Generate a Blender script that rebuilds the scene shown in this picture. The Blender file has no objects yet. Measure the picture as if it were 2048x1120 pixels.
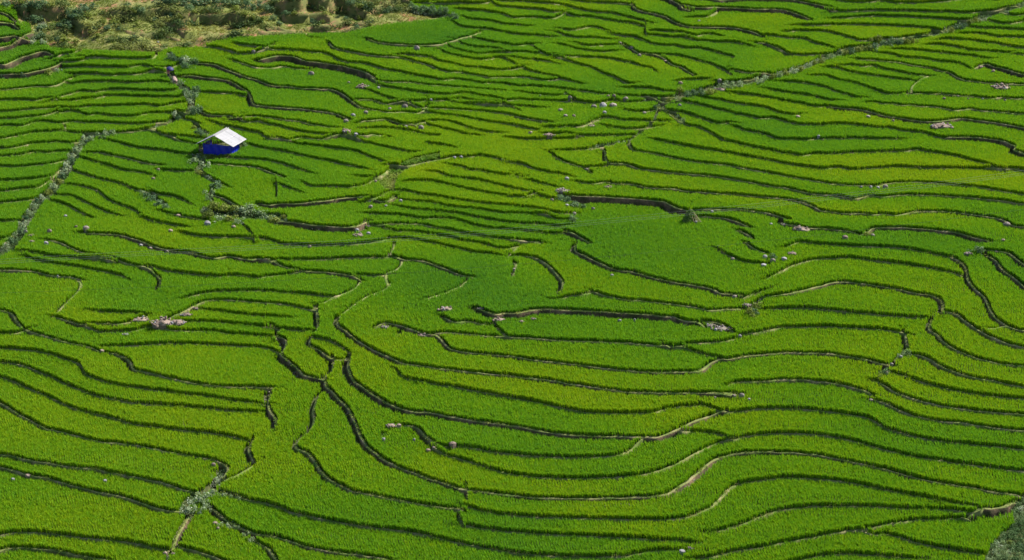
import bpy, bmesh, math, random
import numpy as np
from mathutils import Vector, Matrix, kdtree
random.seed(7); RNG = np.random.default_rng(11)
R = math.radians
SC = bpy.context.scene; COL = SC.collection

# ------------------------------------------------------------------ camera, sky, sun, exposure
F_PX, PITCH, DIST = 4500.0, R(18.0), 258.0
cp, sp = math.cos(PITCH), math.sin(PITCH)
CAM = np.array([0.0, -DIST*cp, DIST*sp])
cam = bpy.data.cameras.new('camera'); camo = bpy.data.objects.new('camera', cam); COL.objects.link(camo)
cam.sensor_width = 36.0; cam.lens = 36.0*F_PX/2048.0; cam.clip_start = 1.0; cam.clip_end = 5000.0
camo.location = CAM; camo.rotation_euler = (R(90)-PITCH, 0, 0)
SC.camera = camo
SUN = Vector((0.68, 0.36, 0.74)).normalized()
sel, saz = math.asin(SUN.z), math.atan2(SUN.x, SUN.y)
w = bpy.data.worlds.new('World'); SC.world = w; w.use_nodes = True
nt = w.node_tree; bg = nt.nodes['Background']
sky = nt.nodes.new('ShaderNodeTexSky'); sky.sky_type = 'NISHITA'; sky.sun_disc = False
sky.sun_elevation = sel; sky.sun_rotation = saz
nt.links.new(sky.outputs[0], bg.inputs[0]); bg.inputs[1].default_value = 0.09
sl = bpy.data.lights.new('sun', 'SUN'); sl.energy = 5.0; sl.angle = R(0.5); sl.color = (1.0, 0.95, 0.86)
so = bpy.data.objects.new('sun', sl); COL.objects.link(so)
so.rotation_euler = SUN.to_track_quat('Z', 'Y').to_euler(); so.location = (68, 36, 90)
SC.view_settings.view_transform = 'Standard'; SC.view_settings.look = 'None'
SC.view_settings.exposure = 1.15; SC.view_settings.gamma = 1.0
SC.cycles.max_bounces = 6; SC.cycles.transmission_bounces = 4; SC.cycles.diffuse_bounces = 3

# ------------------------------------------------------------------ helpers
def tag(o, label=None, cat=None, group=None, kind=None):
    if label: o['label'] = label
    if cat: o['category'] = cat
    if group: o['group'] = group
    if kind: o['kind'] = kind
    return o
def obj(name, me, mat=None, parent=None):
    o = bpy.data.objects.new(name, me); COL.objects.link(o)
    if mat is not None and me is not None and not me.materials: me.materials.append(mat)
    if parent: o.parent = parent
    return o
def empty(name, loc, rz=0.0):
    o = bpy.data.objects.new(name, None); COL.objects.link(o); o.empty_display_size = 0.3
    o.location = loc; o.rotation_euler = (0, 0, rz); return o
def mesh(name, v, f, smooth=False):
    me = bpy.data.meshes.new(name); me.from_pydata([tuple(p) for p in v], [], [tuple(x) for x in f])
    if smooth: me.polygons.foreach_set('use_smooth', np.ones(len(me.polygons), bool))
    me.update(); return me
def mesh_np(name, V, Q, smooth=True):
    me = bpy.data.meshes.new(name); n = len(Q); k = Q.shape[1]
    me.vertices.add(len(V)); me.vertices.foreach_set('co', np.asarray(V, np.float32).ravel())
    me.loops.add(n*k); me.loops.foreach_set('vertex_index', Q.astype(np.int32).ravel())
    me.polygons.add(n); me.polygons.foreach_set('loop_start', np.arange(n, dtype=np.int32)*k)
    me.polygons.foreach_set('use_smooth', np.full(n, smooth))
    me.update(calc_edges=True); me.validate(); return me
def fattr(me, name, a, typ='FLOAT', dom='POINT'):
    at = me.attributes.new(name, typ, dom); at.data.foreach_set('value', np.ascontiguousarray(a))
def vnoise(x, y, s, seed):
    g = np.random.default_rng(seed).random((256, 256)); x = np.asarray(x)/s+500; y = np.asarray(y)/s+500
    i = np.floor(x).astype(int); j = np.floor(y).astype(int); a = x-i; b = y-j
    a = a*a*(3-2*a); b = b*b*(3-2*b); i0, i1, j0, j1 = i % 256, (i+1) % 256, j % 256, (j+1) % 256
    return (g[i0, j0]*(1-a)+g[i1, j0]*a)*(1-b)+(g[i0, j1]*(1-a)+g[i1, j1]*a)*b
def fbm(x, y, s, seed, n=3):
    t = 0; a = 1; tot = 0
    for k in range(n): t = t+a*vnoise(x, y, s, seed+k); tot += a; a *= .5; s *= .5
    return t/tot
# ------------------------------------------------------------------ pixels, rays and the mean slope
TX, TY = math.tan(R(2.5)), math.tan(R(6.5))
def ray(u, v):
    u = np.asarray(u, float); v = np.asarray(v, float); a = (u-1024)/F_PX; b = (560-v)/F_PX
    return np.stack([a, cp+b*sp, -sp+b*cp], -1)
def hit_z(u, v, z):
    d = ray(u, v); t = (z-CAM[2])/d[..., 2]; return CAM[0]+t*d[..., 0], CAM[1]+t*d[..., 1]
def hit_plane(u, v):
    d = ray(u, v); t = (TX*CAM[0]+TY*CAM[1]-CAM[2])/(d[..., 2]-TX*d[..., 0]-TY*d[..., 1])
    return CAM[0]+t*d[..., 0], CAM[1]+t*d[..., 1]
def project(x, y, z):
    dx, dy, dz = x-CAM[0], y-CAM[1], z-CAM[2]
    dep = dy*cp-dz*sp; up = dy*sp+dz*cp
    return 1024+F_PX*dx/dep, 560-F_PX*up/dep, dep
def plane(x, y): return TX*x+TY*y
def to_uv(x, y):
    u, v, _ = project(x, y, plane(x, y)); return u, v
def base(x, y):
    u, v = to_uv(x, y); z = plane(x, y)
    vb = np.interp(u, [0, 130, 345, 500, 800, 930], [150, 128, 108, 85, 40, -60])
    fade = np.clip((930-u)/250, 0, 1)
    d = np.clip(vb-v, 0, 400)
    z = z+fade*(0.034*d)*np.clip(d/25, 0, 1)
    return z+0.9*(fbm(x, y, 45.0, 5, 2)-0.5)
S0, U0, V0, NU, NV = 3.0, -170.0, -330.0, 794, 530
gu = U0+S0*np.arange(NU); gv = V0+S0*np.arange(NV)
GU, GV = np.meshgrid(gu, gv); GX, GY = hit_plane(GU, GV)
GB = base(GX, GY)
SCALE = lambda v: 14+0.0084*(v-150)

# ------------------------------------------------------------------ terrace edges (traced crests)
LINES = r'''w5|00 0 92, 60 95, 105 115
w8|00 0 138, 90 135, 125 150
w13|00 0 230, 120 218, 240 203
w10|00 0 390, 90 370, 180 345, 250 315
w13|00 0 492, 150 470, 270 440, 350 415, 400 430
w11|00 0 600, 100 598, 220 590, 330 565, 430 540, 510 500
w2|00 0 722, 150 712, 300 695, 420 690, 500 660, 580 625
|00 420 470, 520 458, 600 435, 620 415
|00 490 490, 560 495, 640 490, 680 478
|00 690 488, 850 490, 1000 492, 1150 492, 1230 485, 1245 455
|00 520 545, 640 550, 800 560, 950 563, 1100 558, 1250 552, 1380 548, 1435 535
|00 580 605, 720 612, 850 618, 1000 615, 1150 615, 1300 605, 1340 600
|00 525 668, 600 685, 700 680, 820 676, 950 676, 1100 682, 1230 672, 1330 670
|00 0 803, 130 803, 260 805, 380 812, 480 812, 600 803, 750 793, 880 787, 1000 790, 1150 792, 1300 798, 1430 796, 1480 785
|00 375 805, 450 785, 560 755, 700 740, 850 738, 1000 738, 1100 745, 1250 748, 1380 748, 1420 740
|00 0 895, 150 888, 300 872, 420 862, 560 865, 700 870, 860 870, 1000 865, 1100 862, 1190 850, 1300 852, 1400 848, 1470 835
|00 0 955, 150 948, 280 935, 400 912, 450 900
|00 430 885, 550 905, 700 920, 850 928, 1000 930, 1150 925, 1300 918, 1450 885
|00 0 1030, 120 1020, 260 1000, 380 985, 480 985, 600 980, 750 982, 900 985, 1050 988, 1180 985, 1320 975
|00 520 1062, 650 1063, 800 1062, 950 1060, 1100 1045, 1220 1030, 1290 1015
|00 0 1110, 120 1095, 250 1085, 380 1078, 520 1068
n|00 520 1000, 525 1065
w5|00 1560 530, 1700 545, 1830 590, 1950 640, 2048 660;10 60 680, 130 710, 270 720, 360 730, 500 735, 640 740, 700 760, 760 810, 830 860, 870 868
w6|00 1470 635, 1600 645, 1750 660, 1850 672, 1900 690, 1970 730, 2005 790, 2025 850;10 60 875, 200 887, 400 902, 550 918, 680 940, 735 952
w3|00 1590 910, 1700 945, 1850 952, 1960 952;D 640 203, 850 193, 1000 203, 1150 218, 1350 243, 1500 263, 1700 297, 1850 312
|00 1620 765, 1750 772, 1850 770, 1950 775
|00 1640 395, 1750 410, 1850 430, 1900 450;10 0 462, 150 466, 300 473, 450 482, 600 502, 750 522, 870 532, 960 557, 1050 582, 1170 602, 1290 620;B 100 815, 250 822, 400 822, 480 842, 560 862, 700 872, 850 882, 1000 882, 1150 892, 1300 902, 1450 917
w2|00 1870 490, 1950 525, 2048 548;10 80 553, 250 548, 400 556
|00 1910 375, 1960 390, 2000 410;10 0 415, 80 420, 130 400
|00 1210 1050, 1350 1082, 1500 1095, 1620 1110
|00 1440 900, 1520 928, 1580 915
|00 1440 945, 1540 965, 1580 985
w2|10 910 320, 980 358, 1050 374, 1200 380, 1350 387, 1480 387, 1540 365, 1640 330, 1720 295, 1790 255
w1|10 590 360, 610 395, 680 422, 800 447, 950 467, 1060 477, 1160 484, 1280 503, 1380 523;B 0 667, 60 702, 130 717, 220 747, 350 757, 500 777, 650 792, 800 792, 950 787, 1060 802, 1120 817, 1230 822, 1350 827
|10 1160 475, 1280 470, 1390 474;B 0 592, 80 632, 200 657, 350 682, 500 692, 650 712, 800 717, 970 714
w14|10 40 504, 150 507, 300 517, 390 532, 500 547, 650 567, 760 587, 870 612, 930 622
w2|10 930 627, 960 657, 1030 670, 1180 672, 1350 682;B 0 868, 150 873, 300 888, 450 903, 600 915, 750 928
|10 990 702, 1100 722, 1230 747, 1330 762, 1390 767
|10 870 727, 950 747, 1060 787, 1160 822, 1190 847
w1|10 820 817, 950 824, 1040 847, 1100 854, 1200 852, 1280 860, 1380 872, 1500 877, 1650 880, 1800 887, 1950 907, 2048 922;20 100 945, 200 962, 300 978
w2|10 900 887, 1000 897, 1080 910, 1200 914, 1280 920, 1340 897, 1360 872
|10 1390 797;B 0 1018, 150 1018, 350 1023, 500 1038, 700 1053, 850 1073, 1000 1088, 1150 1103
|10 1230 842, 1350 832;B 0 1063, 150 1058, 350 1063, 550 1083, 750 1098, 900 1113
|10 1380 762;B 0 968, 150 968, 300 968, 430 978, 600 998, 750 1018, 900 1018, 1100 1023, 1300 1033, 1430 1033
|B 880 943, 1000 953, 1150 968, 1350 978
w5|10 840 987, 950 982, 1050 982, 1180 992, 1280 992
|10 1340 982, 1430 1017, 1550 1047, 1680 1077, 1780 1092
|10 1290 990, 1350 977, 1430 970, 1530 977, 1620 997, 1700 1027, 1820 1052, 1960 1067
|10 1350 907, 1500 922, 1650 937, 1750 957, 1850 977, 2048 1002;20 100 1022, 200 1042
|10 1330 47, 1450 57;B 0 66, 150 76, 270 79, 430 64, 560 61, 650 47, 800 37, 950 42, 1050 52, 1200 67, 1350 77, 1450 102, 1550 127, 1700 152, 1850 162, 1950 192;20 940 160, 1000 177, 1110 187
|B 320 92, 450 112, 600 132, 700 147, 780 162, 850 187, 950 202, 1100 207, 1230 212, 1310 187, 1370 167
|B 640 72, 700 97, 850 107, 1000 117, 1150 132, 1240 152, 1370 162, 1470 182, 1550 192, 1700 207, 1850 232, 1950 252;20 944 203, 1000 207, 1060 212
|B 1300 17, 1450 27, 1600 52, 1800 62;20 850 52, 970 62
|B 370 182, 450 207, 550 232, 700 247, 850 267, 1000 272
|B 260 242, 350 287, 450 307, 600 302, 700 327, 850 352, 1000 377, 1150 397, 1240 397
|B 420 392, 520 407, 640 432, 750 457, 850 472, 1000 477, 1070 472
|B 250 437, 400 472, 550 502, 750 530
|B 180 477, 300 517, 450 547, 600 562, 800 560, 1000 557, 1110 552
|B 115 512, 180 552, 300 582, 470 607, 600 612, 720 607, 780 608, 950 607, 1080 612
|B 790 622, 880 662, 1000 712, 1120 752, 1250 787, 1350 822, 1450 847, 1530 857
|B 1330 462, 1450 492, 1600 517, 1750 527, 1900 527
|B 1480 442, 1600 467, 1750 472, 1880 467
|B 1250 342, 1400 367, 1550 397, 1700 412, 1850 407
|B 1330 297, 1450 307, 1560 292, 1610 277, 1720 292, 1820 322, 1880 337
|B 1070 482, 1150 547, 1220 587, 1400 592, 1550 592, 1700 587, 1850 602, 2036 632;20 960 502, 1050 537, 1110 547, 1150 577
w1|B 1080 627, 1150 642, 1300 652
|B 1310 637, 1450 637, 1550 662, 1650 692, 1750 742, 1870 782, 1950 822, 2036 857;20 980 672
w6|20 970 60, 980 90, 1050 120, 1150 140, 1230 165, 1300 205, 1400 235, 1500 240, 1650 245, 1800 260, 1900 280, 1985 300
w7|20 1210 10, 1280 25, 1340 60, 1360 95, 1400 100
|20 1410 142, 1500 152, 1570 142, 1620 122
w7|20 1360 80, 1500 88, 1620 95, 1750 98, 1900 106, 2048 110;30 0 107, 150 117, 250 132, 320 157
w5|20 1460 15, 1500 38, 1650 32, 1850 22, 2048 20;30 0 20, 150 26, 300 46, 450 82, 530 107
|20 820 302, 900 314, 970 317
|20 980 322, 1060 337, 1150 367, 1250 382, 1400 397, 1520 407, 1640 427, 1720 447, 1790 467, 1770 492, 1745 522
|20 1075 222, 1065 270, 1090 300, 1160 307, 1250 317, 1400 327, 1530 337, 1650 357, 1770 362, 1860 377, 1920 382
|20 1090 262, 1200 270, 1350 277, 1500 287, 1650 292
w4|20 890 357, 950 387, 1010 432, 1100 457, 1200 477, 1240 492, 1280 522, 1360 542, 1400 572, 1450 600
|20 1150 452, 1280 464, 1400 467, 1500 487, 1600 517, 1680 552, 1720 567, 1745 592
|20 0 560, 80 560
|20 495 805, 640 825, 800 822, 950 818, 1040 815
w2|20 540 737, 620 747, 750 757
|20 900 712, 1050 722, 1150 730, 1300 737
|20 880 772, 1000 787, 1150 792, 1280 777
w2|20 1060 802, 1200 822, 1280 817
|20 920 887, 1000 897, 1100 892, 1170 872
|20 300 1017, 420 1032, 520 1030, 620 987, 680 967
|20 650 972, 800 962, 950 964, 1100 970, 1240 972
|20 750 1012, 850 1024, 950 1034, 1100 1024, 1180 1012
|20 280 1072, 400 1082, 600 1082, 800 1084, 980 1082
|20 0 1107, 150 1114, 300 1114, 500 1117
|20 1170 872, 1300 892, 1420 917, 1520 952, 1620 982, 1700 994, 1780 994
|20 1775 1007, 1850 1042, 1950 1072, 2048 1090;30 60 1112;31 150 16, 300 17, 450 12, 600 2
|20 1250 907, 1320 962, 1400 1002, 1500 1022, 1570 1052, 1640 1092;21 1690 2, 1780 22, 1900 52, 2020 77;31 100 107, 250 132, 400 130, 550 112, 700 100, 850 94, 1050 92, 1200 94, 1350 102, 1500 132, 1620 162, 1750 192, 1850 222, 2048 262
|20 1280 832, 1400 847, 1550 872, 1700 897, 1850 922, 2048 957;30 120 967, 200 992, 270 1017, 400 1022, 550 1017, 700 1022, 850 1037, 1000 1047, 1150 1052, 1280 1072, 1400 1110
w8|31 1430 8, 1600 8, 1750 18, 1880 35, 1980 55, 1955 90, 2000 110, 2048 135
|20 1330 662, 1450 662, 1560 657
|20 1640 672, 1800 672, 1950 647
w3|20 1770 582, 1870 597, 2048 607
w4|20 1960 370, 2048 385;30 0 390, 80 420, 130 445
|20 1730 747, 1850 777, 2048 802;30 150 832, 300 857, 380 872, 420 882, 500 872
|20 1550 792, 1650 822, 1800 847, 1950 872, 2048 884;30 100 914, 200 940, 250 927
|30 510 5, 620 40, 740 68, 900 57, 1100 47, 1300 44, 1450 32, 1600 12, 1800 5
|30 520 117, 650 117, 800 110, 1000 110, 1200 112, 1400 120, 1600 127, 1700 122, 1850 107, 2000 74
|30 500 157, 600 167, 750 154, 900 152, 1100 157, 1300 167, 1450 182, 1530 187, 1600 167
|30 210 222, 350 224, 500 222, 650 220, 800 222, 1000 232, 1150 237, 1300 247, 1380 247
|30 160 257, 300 267, 450 277, 580 292, 680 322, 740 352, 900 337, 1100 312, 1300 292
|30 0 307, 150 320, 280 327, 380 352, 460 382, 510 392
|30 0 372, 60 387, 140 432, 200 462, 300 467, 420 457, 480 442
|30 560 407, 650 397, 740 372
|30 1860 117, 1930 142, 2048 157
|30 1730 182, 1850 187, 2048 190
|30 1590 237, 1700 247, 1850 252, 2048 264
|30 1560 277, 1650 287, 1760 287, 1850 312, 2048 322
|30 1370 327, 1500 342, 1650 347, 1800 367, 1950 387, 2048 404
|30 1290 362, 1400 377, 1550 402, 1650 422, 1800 434, 1950 442
|30 1020 407, 1150 422, 1300 437, 1500 457, 1650 472, 1780 477
|30 890 432, 1000 452, 1150 482, 1300 497, 1450 497, 1540 512, 1600 542
w3|30 720 477, 850 502, 1000 512, 1150 522, 1300 547, 1400 572, 1450 582, 1480 602, 1560 642, 1650 664, 1800 687, 2048 697
|30 580 527, 700 532, 850 547, 1000 567, 1150 597, 1280 612
n|30 1280 615, 1200 665, 1150 710, 1145 752
w3|30 1145 757, 1300 767, 1450 777, 1600 790, 1800 802, 2048 810
|30 480 560, 600 567, 750 592, 900 612, 1050 632, 1180 642
|30 370 627, 480 632, 600 652, 700 667, 800 702, 900 737, 960 767, 1010 772, 1100 767
|30 120 677, 250 687, 400 707, 500 722, 600 757, 700 782, 760 787
|30 0 737, 150 767, 300 787, 430 802, 550 810
w2|30 810 827, 950 842, 1100 854, 1250 864, 1400 877, 1550 887, 1700 897, 1850 910, 1950 920, 2048 930
w6|30 500 872, 600 892, 750 907, 850 932, 1000 962, 1150 987, 1300 1002, 1450 987, 1550 977, 1700 992, 1850 1012, 1950 1032, 2048 1052
|30 620 1117, 760 1110, 900 1112, 1050 1117
w7|30 1675 535, 1740 510, 1800 540, 1900 580, 2048 625
w3|30 1990 435, 2048 450
|01 0 67, 120 64, 250 50, 400 37, 550 30, 640 17
|01 0 132, 150 122, 300 107, 450 102, 580 94
|01 0 210, 150 214, 300 202, 420 187, 500 167
|01 0 327, 120 324, 250 317, 350 302, 440 282, 470 242
|01 0 412, 100 402, 200 387, 320 377, 400 322
|01 0 502, 120 492, 220 482, 300 467
|01 0 652, 80 652, 150 647
|01 0 792, 70 777, 120 757
|01 890 12, 970 32, 1080 57, 1200 74, 1330 92, 1440 110, 1560 114
w1|01 720 102, 820 107, 950 132, 1080 162, 1200 192, 1300 207
|01 670 152, 750 172, 880 207, 980 242, 1100 257, 1200 277, 1230 292
|01 600 252, 680 277, 800 312, 950 347, 1050 387, 1130 412, 1180 417
|01 560 362, 680 377, 780 407, 840 462, 900 497, 1000 532, 1080 562, 1110 584
|01 440 442, 560 447, 640 477, 720 517, 820 562, 900 592, 950 607
|01 410 487, 500 512, 600 557, 680 602, 730 622
|01 1310 242, 1420 247, 1520 247
|01 1210 412, 1260 432, 1380 452, 1450 472, 1500 502, 1530 520
|01 1310 582, 1390 602, 1440 602
w3|01 1440 607, 1540 627, 1640 642
|01 1155 627, 1270 657, 1380 677, 1500 697
|01 1480 747, 1600 772, 1700 792, 1850 802, 1960 802, 2020 802
w5|01 650 747, 760 747, 900 757, 1000 772, 1100 802, 1200 842, 1280 872, 1360 887, 1450 902, 1600 927, 1720 947, 1850 952, 1950 967, 2048 980;11 80 990, 150 1002, 300 1027, 400 1047, 560 1057, 680 1072, 800 1097, 830 1112
w2|01 380 802, 480 822, 560 862, 660 902, 780 922, 900 947, 960 972, 1070 1002, 1180 1027, 1240 1082, 1280 1117;02 1265 60
|01 190 892, 300 907, 420 927, 550 942, 700 957, 850 967, 910 977
|01 220 947, 350 977, 480 997, 600 1012, 750 1037, 880 1062, 980 1092, 1010 1112
w1|01 0 1042, 150 1042, 300 1057, 420 1087, 560 1097, 650 1118
|01 1190 1012, 1320 1042, 1450 1062, 1600 1087, 1750 1097, 1900 1107, 2048 1107;11 100 1092, 250 1077, 400 1062, 430 1060
|01 1960 697, 2010 742, 2030 797
w2|D 480 717, 600 722, 750 737, 900 747, 1050 782, 1180 832, 1260 867
|D 590 642, 700 647, 850 657, 1000 667, 1150 692, 1300 727, 1450 782, 1590 832
|D 480 252, 600 282, 750 307, 900 347, 1040 382, 1060 412, 1200 452, 1400 492, 1600 512, 1750 532;11 752 86, 800 97, 900 132, 1000 167, 1040 182
|D 700 217, 850 252, 1000 267, 1150 282, 1300 312, 1500 362, 1700 412, 1850 432;11 760 10, 900 27, 1040 57, 1150 80, 1240 102, 1280 102
|D 890 502, 1000 532, 1150 557, 1300 582, 1500 627, 1700 672, 1850 702;11 752 203, 900 242
w1|D 0 432, 150 462, 300 497
|01 1600 262, 1680 302, 1760 342, 1810 372
w3|01 1700 437, 1800 472, 1850 507, 1920 547
|11 160 347, 250 382, 360 427
|11 165 352, 172 400, 170 452
w1|10 780 1067, 900 1072, 1000 1077, 1100 1097;11 100 5
|10 870 1032, 1050 1027, 1200 1042, 1350 1072, 1500 1102;11 1350 17, 1500 47, 1580 67
w9|11 50 512, 130 540, 340 540, 450 532, 600 512, 750 492, 880 482
w6|11 920 472, 960 490, 1060 490, 1100 462
|11 880 480, 950 470, 1040 427
|11 400 352, 450 377, 560 397, 680 392, 800 372, 900 352, 940 332
|11 800 297, 900 302, 1000 292, 1060 242
|11 1030 212, 1100 222, 1200 212, 1350 182, 1500 152, 1700 137, 1850 137, 1950 152, 2048 192;21 100 207, 200 242, 320 267, 420 282, 470 297
w12|11 170 672, 300 692, 450 717, 600 732, 750 737, 800 717, 870 662
|11 0 812, 150 827, 300 837, 450 847, 600 842, 750 837, 900 822, 1020 802, 1040 792
|A 1000 2, 1150 22, 1240 62, 1400 82, 1600 117, 1800 127, 1920 162;21 0 292, 120 317, 250 352, 340 377
|A 780 82, 890 87, 1000 137, 1150 157, 1300 172, 1480 212, 1650 252, 1750 282, 1920 302;21 150 407, 190 432, 280 462, 350 474
|A 530 192, 640 180, 800 182, 950 217, 1100 252, 1250 287, 1400 312, 1520 342, 1700 360, 1880 362
|A 400 317, 550 317, 700 332, 900 362, 1050 392, 1200 417, 1400 437, 1600 452, 1800 470, 2016 492;21 330 582, 400 592, 480 592
|A 480 392, 600 412, 800 427, 950 457, 1100 482, 1300 497, 1500 527, 1650 547, 1830 547, 2016 562;21 350 632, 460 642
|A 420 472, 550 492, 700 507, 850 522, 1000 537, 1150 557, 1300 592, 1450 612, 1600 637, 1750 657, 2016 662;21 370 692, 440 692
|A 60 552, 200 552, 350 562, 550 577, 700 602, 850 597, 1000 602, 1120 627, 1250 672, 1400 697, 1550 722, 1700 732, 1850 742, 2016 757;21 300 747, 420 747
w1|A 110 667, 250 670, 400 662, 550 662, 700 672, 850 702, 1000 727, 1150 757, 1300 782, 1400 802, 1500 822, 1650 832, 1800 847, 2016 857
|A 290 692, 450 722, 600 747, 800 777, 950 797, 1100 812, 1250 837, 1400 892, 1550 932, 1680 937, 1760 927
|A 330 822, 450 827, 600 837, 700 857, 850 882, 1000 917, 1150 947, 1300 987, 1450 997, 1570 1002
w3|11 1090 932, 1180 957, 1320 967, 1420 997, 1540 1042, 1640 1082, 1720 1097
|11 0 965, 200 967, 400 962, 600 952, 800 942, 1000 942, 1070 937
|11 840 1085, 950 1090, 1040 1085
n|11 1160 952, 1165 1000, 1130 1050, 1040 1090;12 1060 60
n|11 1100 832, 1110 870, 1070 932
n|A 1760 927, 1700 1000, 1640 1050
w2|21 320 112, 380 162, 450 187, 550 217, 600 237, 620 257
|21 600 222, 700 212, 770 210
|21 330 95, 450 88, 550 77, 720 62, 800 42
w1|21 725 72, 745 102, 740 152, 780 207, 900 217, 1000 227, 1150 247, 1300 267, 1500 282, 1700 302, 1850 327, 2048 367;31 150 387, 300 422, 450 452, 600 467, 750 470, 900 457, 1050 442, 1200 437, 1400 447, 1550 457, 1700 472, 1850 487, 2048 517
w2|21 940 45, 960 77, 1100 102, 1250 137, 1400 167, 1600 192, 1750 207, 1900 237, 2048 264;31 150 292, 350 327, 500 352, 650 370, 740 377, 900 367, 930 352, 980 347, 1080 340, 1250 342, 1450 357, 1600 370, 1750 392, 1900 417, 2048 442
|21 0 187, 100 207
w3|21 530 337, 600 350, 750 357, 900 372, 1100 384, 1300 402, 1500 417, 1700 432, 1850 442, 2048 462;31 150 472, 280 502, 360 532, 430 572, 520 587, 700 592, 900 602, 1000 607, 1100 592, 1200 572, 1350 572, 1500 582, 1700 607, 1850 632, 1900 652, 1960 687, 2048 697
w14|21 470 472, 520 487, 600 497, 750 502, 900 512, 1050 522, 1200 537, 1350 552, 1390 560
w3|21 1480 560, 1600 560, 1800 560, 1950 572, 2048 587;31 80 607, 150 632
w4|31 110 662, 150 692, 200 702, 350 707, 500 712, 620 727, 720 752
|21 0 462, 100 457, 180 452
|21 0 797, 120 807, 240 827
w5|21 1510 612, 1600 617, 1700 627, 1800 657, 1890 692
w3|21 1830 732, 1880 757, 1910 777
w4|21 450 732, 500 752, 560 792, 600 812
w4|21 500 852, 490 882, 560 917, 650 962, 750 1012, 850 1052, 950 1067, 1050 1087, 1150 1112;22 1300 27, 1450 52, 1600 77, 1650 102, 1720 127, 1830 137
w2|21 0 932, 80 927, 160 937, 240 972, 300 1022, 350 1072, 390 1117;22 400 30, 385 75
|21 1650 882, 1750 932, 1850 972, 2000 992
w2|21 1880 832, 1930 872, 2030 907
n|21 0 985, 35 1000, 20 1060, 0 1110
|21 1150 2, 1250 22, 1400 47, 1550 72, 1700 100, 1850 127, 2048 160;31 150 192, 300 217, 450 230, 600 234, 700 237, 850 227, 1000 217, 1200 222, 1400 227, 1600 227, 1750 237, 1900 257, 2048 277
w7|31 810 727, 850 707, 950 702, 1100 702, 1250 712, 1400 732, 1520 747, 1600 772, 1700 797, 1760 807
|31 140 862, 180 847, 250 817, 350 827, 500 837, 700 850, 900 857, 1050 864, 1200 887, 1350 917, 1480 947
|31 0 1107, 100 1057, 200 1002, 300 972, 400 952, 520 947, 700 947, 850 967, 1000 982, 1150 1002, 1300 1027, 1450 1057, 1530 1077
w3|31 1490 952, 1560 1000, 1580 1050, 1590 1110;32 1640 62, 1720 132, 1760 212, 1800 292, 1880 352, 1960 387, 2048 407
w4|31 1750 927, 1820 972, 1860 1032, 1930 1082, 1980 1117;32 2048 57
w3|31 1740 882, 1820 887, 1920 902, 1980 947, 2048 1002
w2|02 0 242, 90 272, 120 322, 160 372, 220 407, 300 432, 420 467, 540 502, 660 527, 780 552
w1|02 840 567, 950 602, 1020 642, 1055 692, 1060 717, 1200 747, 1350 787, 1500 817, 1700 847, 1850 857, 2048 859;12 150 867
|02 0 422, 70 432, 150 442, 220 432
|02 0 547, 150 552, 300 572, 430 602, 560 642, 650 682, 655 722, 700 767, 800 802, 950 842, 1100 862, 1250 882, 1450 912, 1650 932, 1800 957, 2048 988;12 50 1000, 90 1000
|02 0 657, 150 677, 280 722, 400 772, 520 832, 640 882, 760 922, 900 957, 1050 982, 1200 997, 1400 1007, 1600 1027, 1800 1042, 2048 1062;12 60 1052
|02 0 777, 100 807, 250 877, 380 932, 500 992, 620 1042, 750 1072, 900 1105;03 1050 32, 1200 52, 1400 77, 1600 97, 1750 117, 1880 142, 1970 167
w2|02 0 987, 80 1037, 150 1082, 220 1117;03 350 62, 480 97, 620 132, 800 177, 950 192, 1150 217, 1350 257, 1550 292, 1700 322, 1790 362, 1820 392, 1780 452
n|02 610 5, 650 35, 630 100, 540 190, 450 282
w3|02 440 297, 520 322, 620 357, 680 354, 800 352, 950 354, 1050 337, 1150 302
|02 745 247, 800 252, 950 262, 1080 267, 1150 277
w1|02 1380 292, 1500 242, 1580 192, 1650 167, 1750 160, 1900 167, 2048 182;12 150 190, 280 207, 400 232, 480 242
|02 1500 142, 1600 112, 1750 97, 1900 92, 2048 90;12 150 97, 300 107, 450 117, 560 132, 630 137
|02 1590 237, 1750 252, 1900 272, 2048 287;12 150 297, 270 312
|02 1480 332, 1650 337, 1800 347, 2048 371;12 130 387
|02 690 392, 800 417, 950 412, 1100 407, 1300 402, 1500 407, 1700 412, 1850 432, 2048 444;12 100 447, 160 437
|02 830 537, 950 530, 1150 522, 1300 512, 1500 512, 1750 522, 2048 537;12 100 552, 170 577
w3|12 480 232, 480 312, 490 372, 460 432, 410 512, 500 562, 580 622, 650 642, 720 637
|12 460 462, 570 482, 660 522, 740 582
w6|12 740 632, 725 680, 740 742, 780 812, 880 882, 980 947, 1080 1002, 1180 1037, 1270 1055, 1400 1064, 1500 1087, 1650 1112;13 1850 22, 2048 47;23 150 72, 300 102, 500 122, 700 130, 850 132, 1000 137, 1060 145, 1150 142, 1270 107, 1340 72, 1420 27;22 1600 1082, 1700 1052
w8|12 170 457, 230 482, 220 562, 190 592, 240 642, 300 692, 350 742, 370 762, 450 782, 545 802
w4|12 545 805, 550 852, 600 892, 650 952, 720 1022, 770 1112;13 830 132, 880 212, 940 262, 1020 322, 1130 377, 1280 432, 1400 477, 1550 527, 1700 567, 1850 582, 2048 606;23 150 622, 400 630, 650 630, 850 622, 1050 617, 1200 602, 1310 562, 1400 502, 1500 422, 1600 337, 1700 292, 1850 264, 2048 258;33 150 264, 300 272, 450 292, 600 322, 800 367, 1000 412, 1150 457, 1300 492, 1500 522, 1700 557, 1850 582, 2000 602
|12 190 392, 300 402, 440 412
w2|12 130 372, 180 402, 160 442
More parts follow.
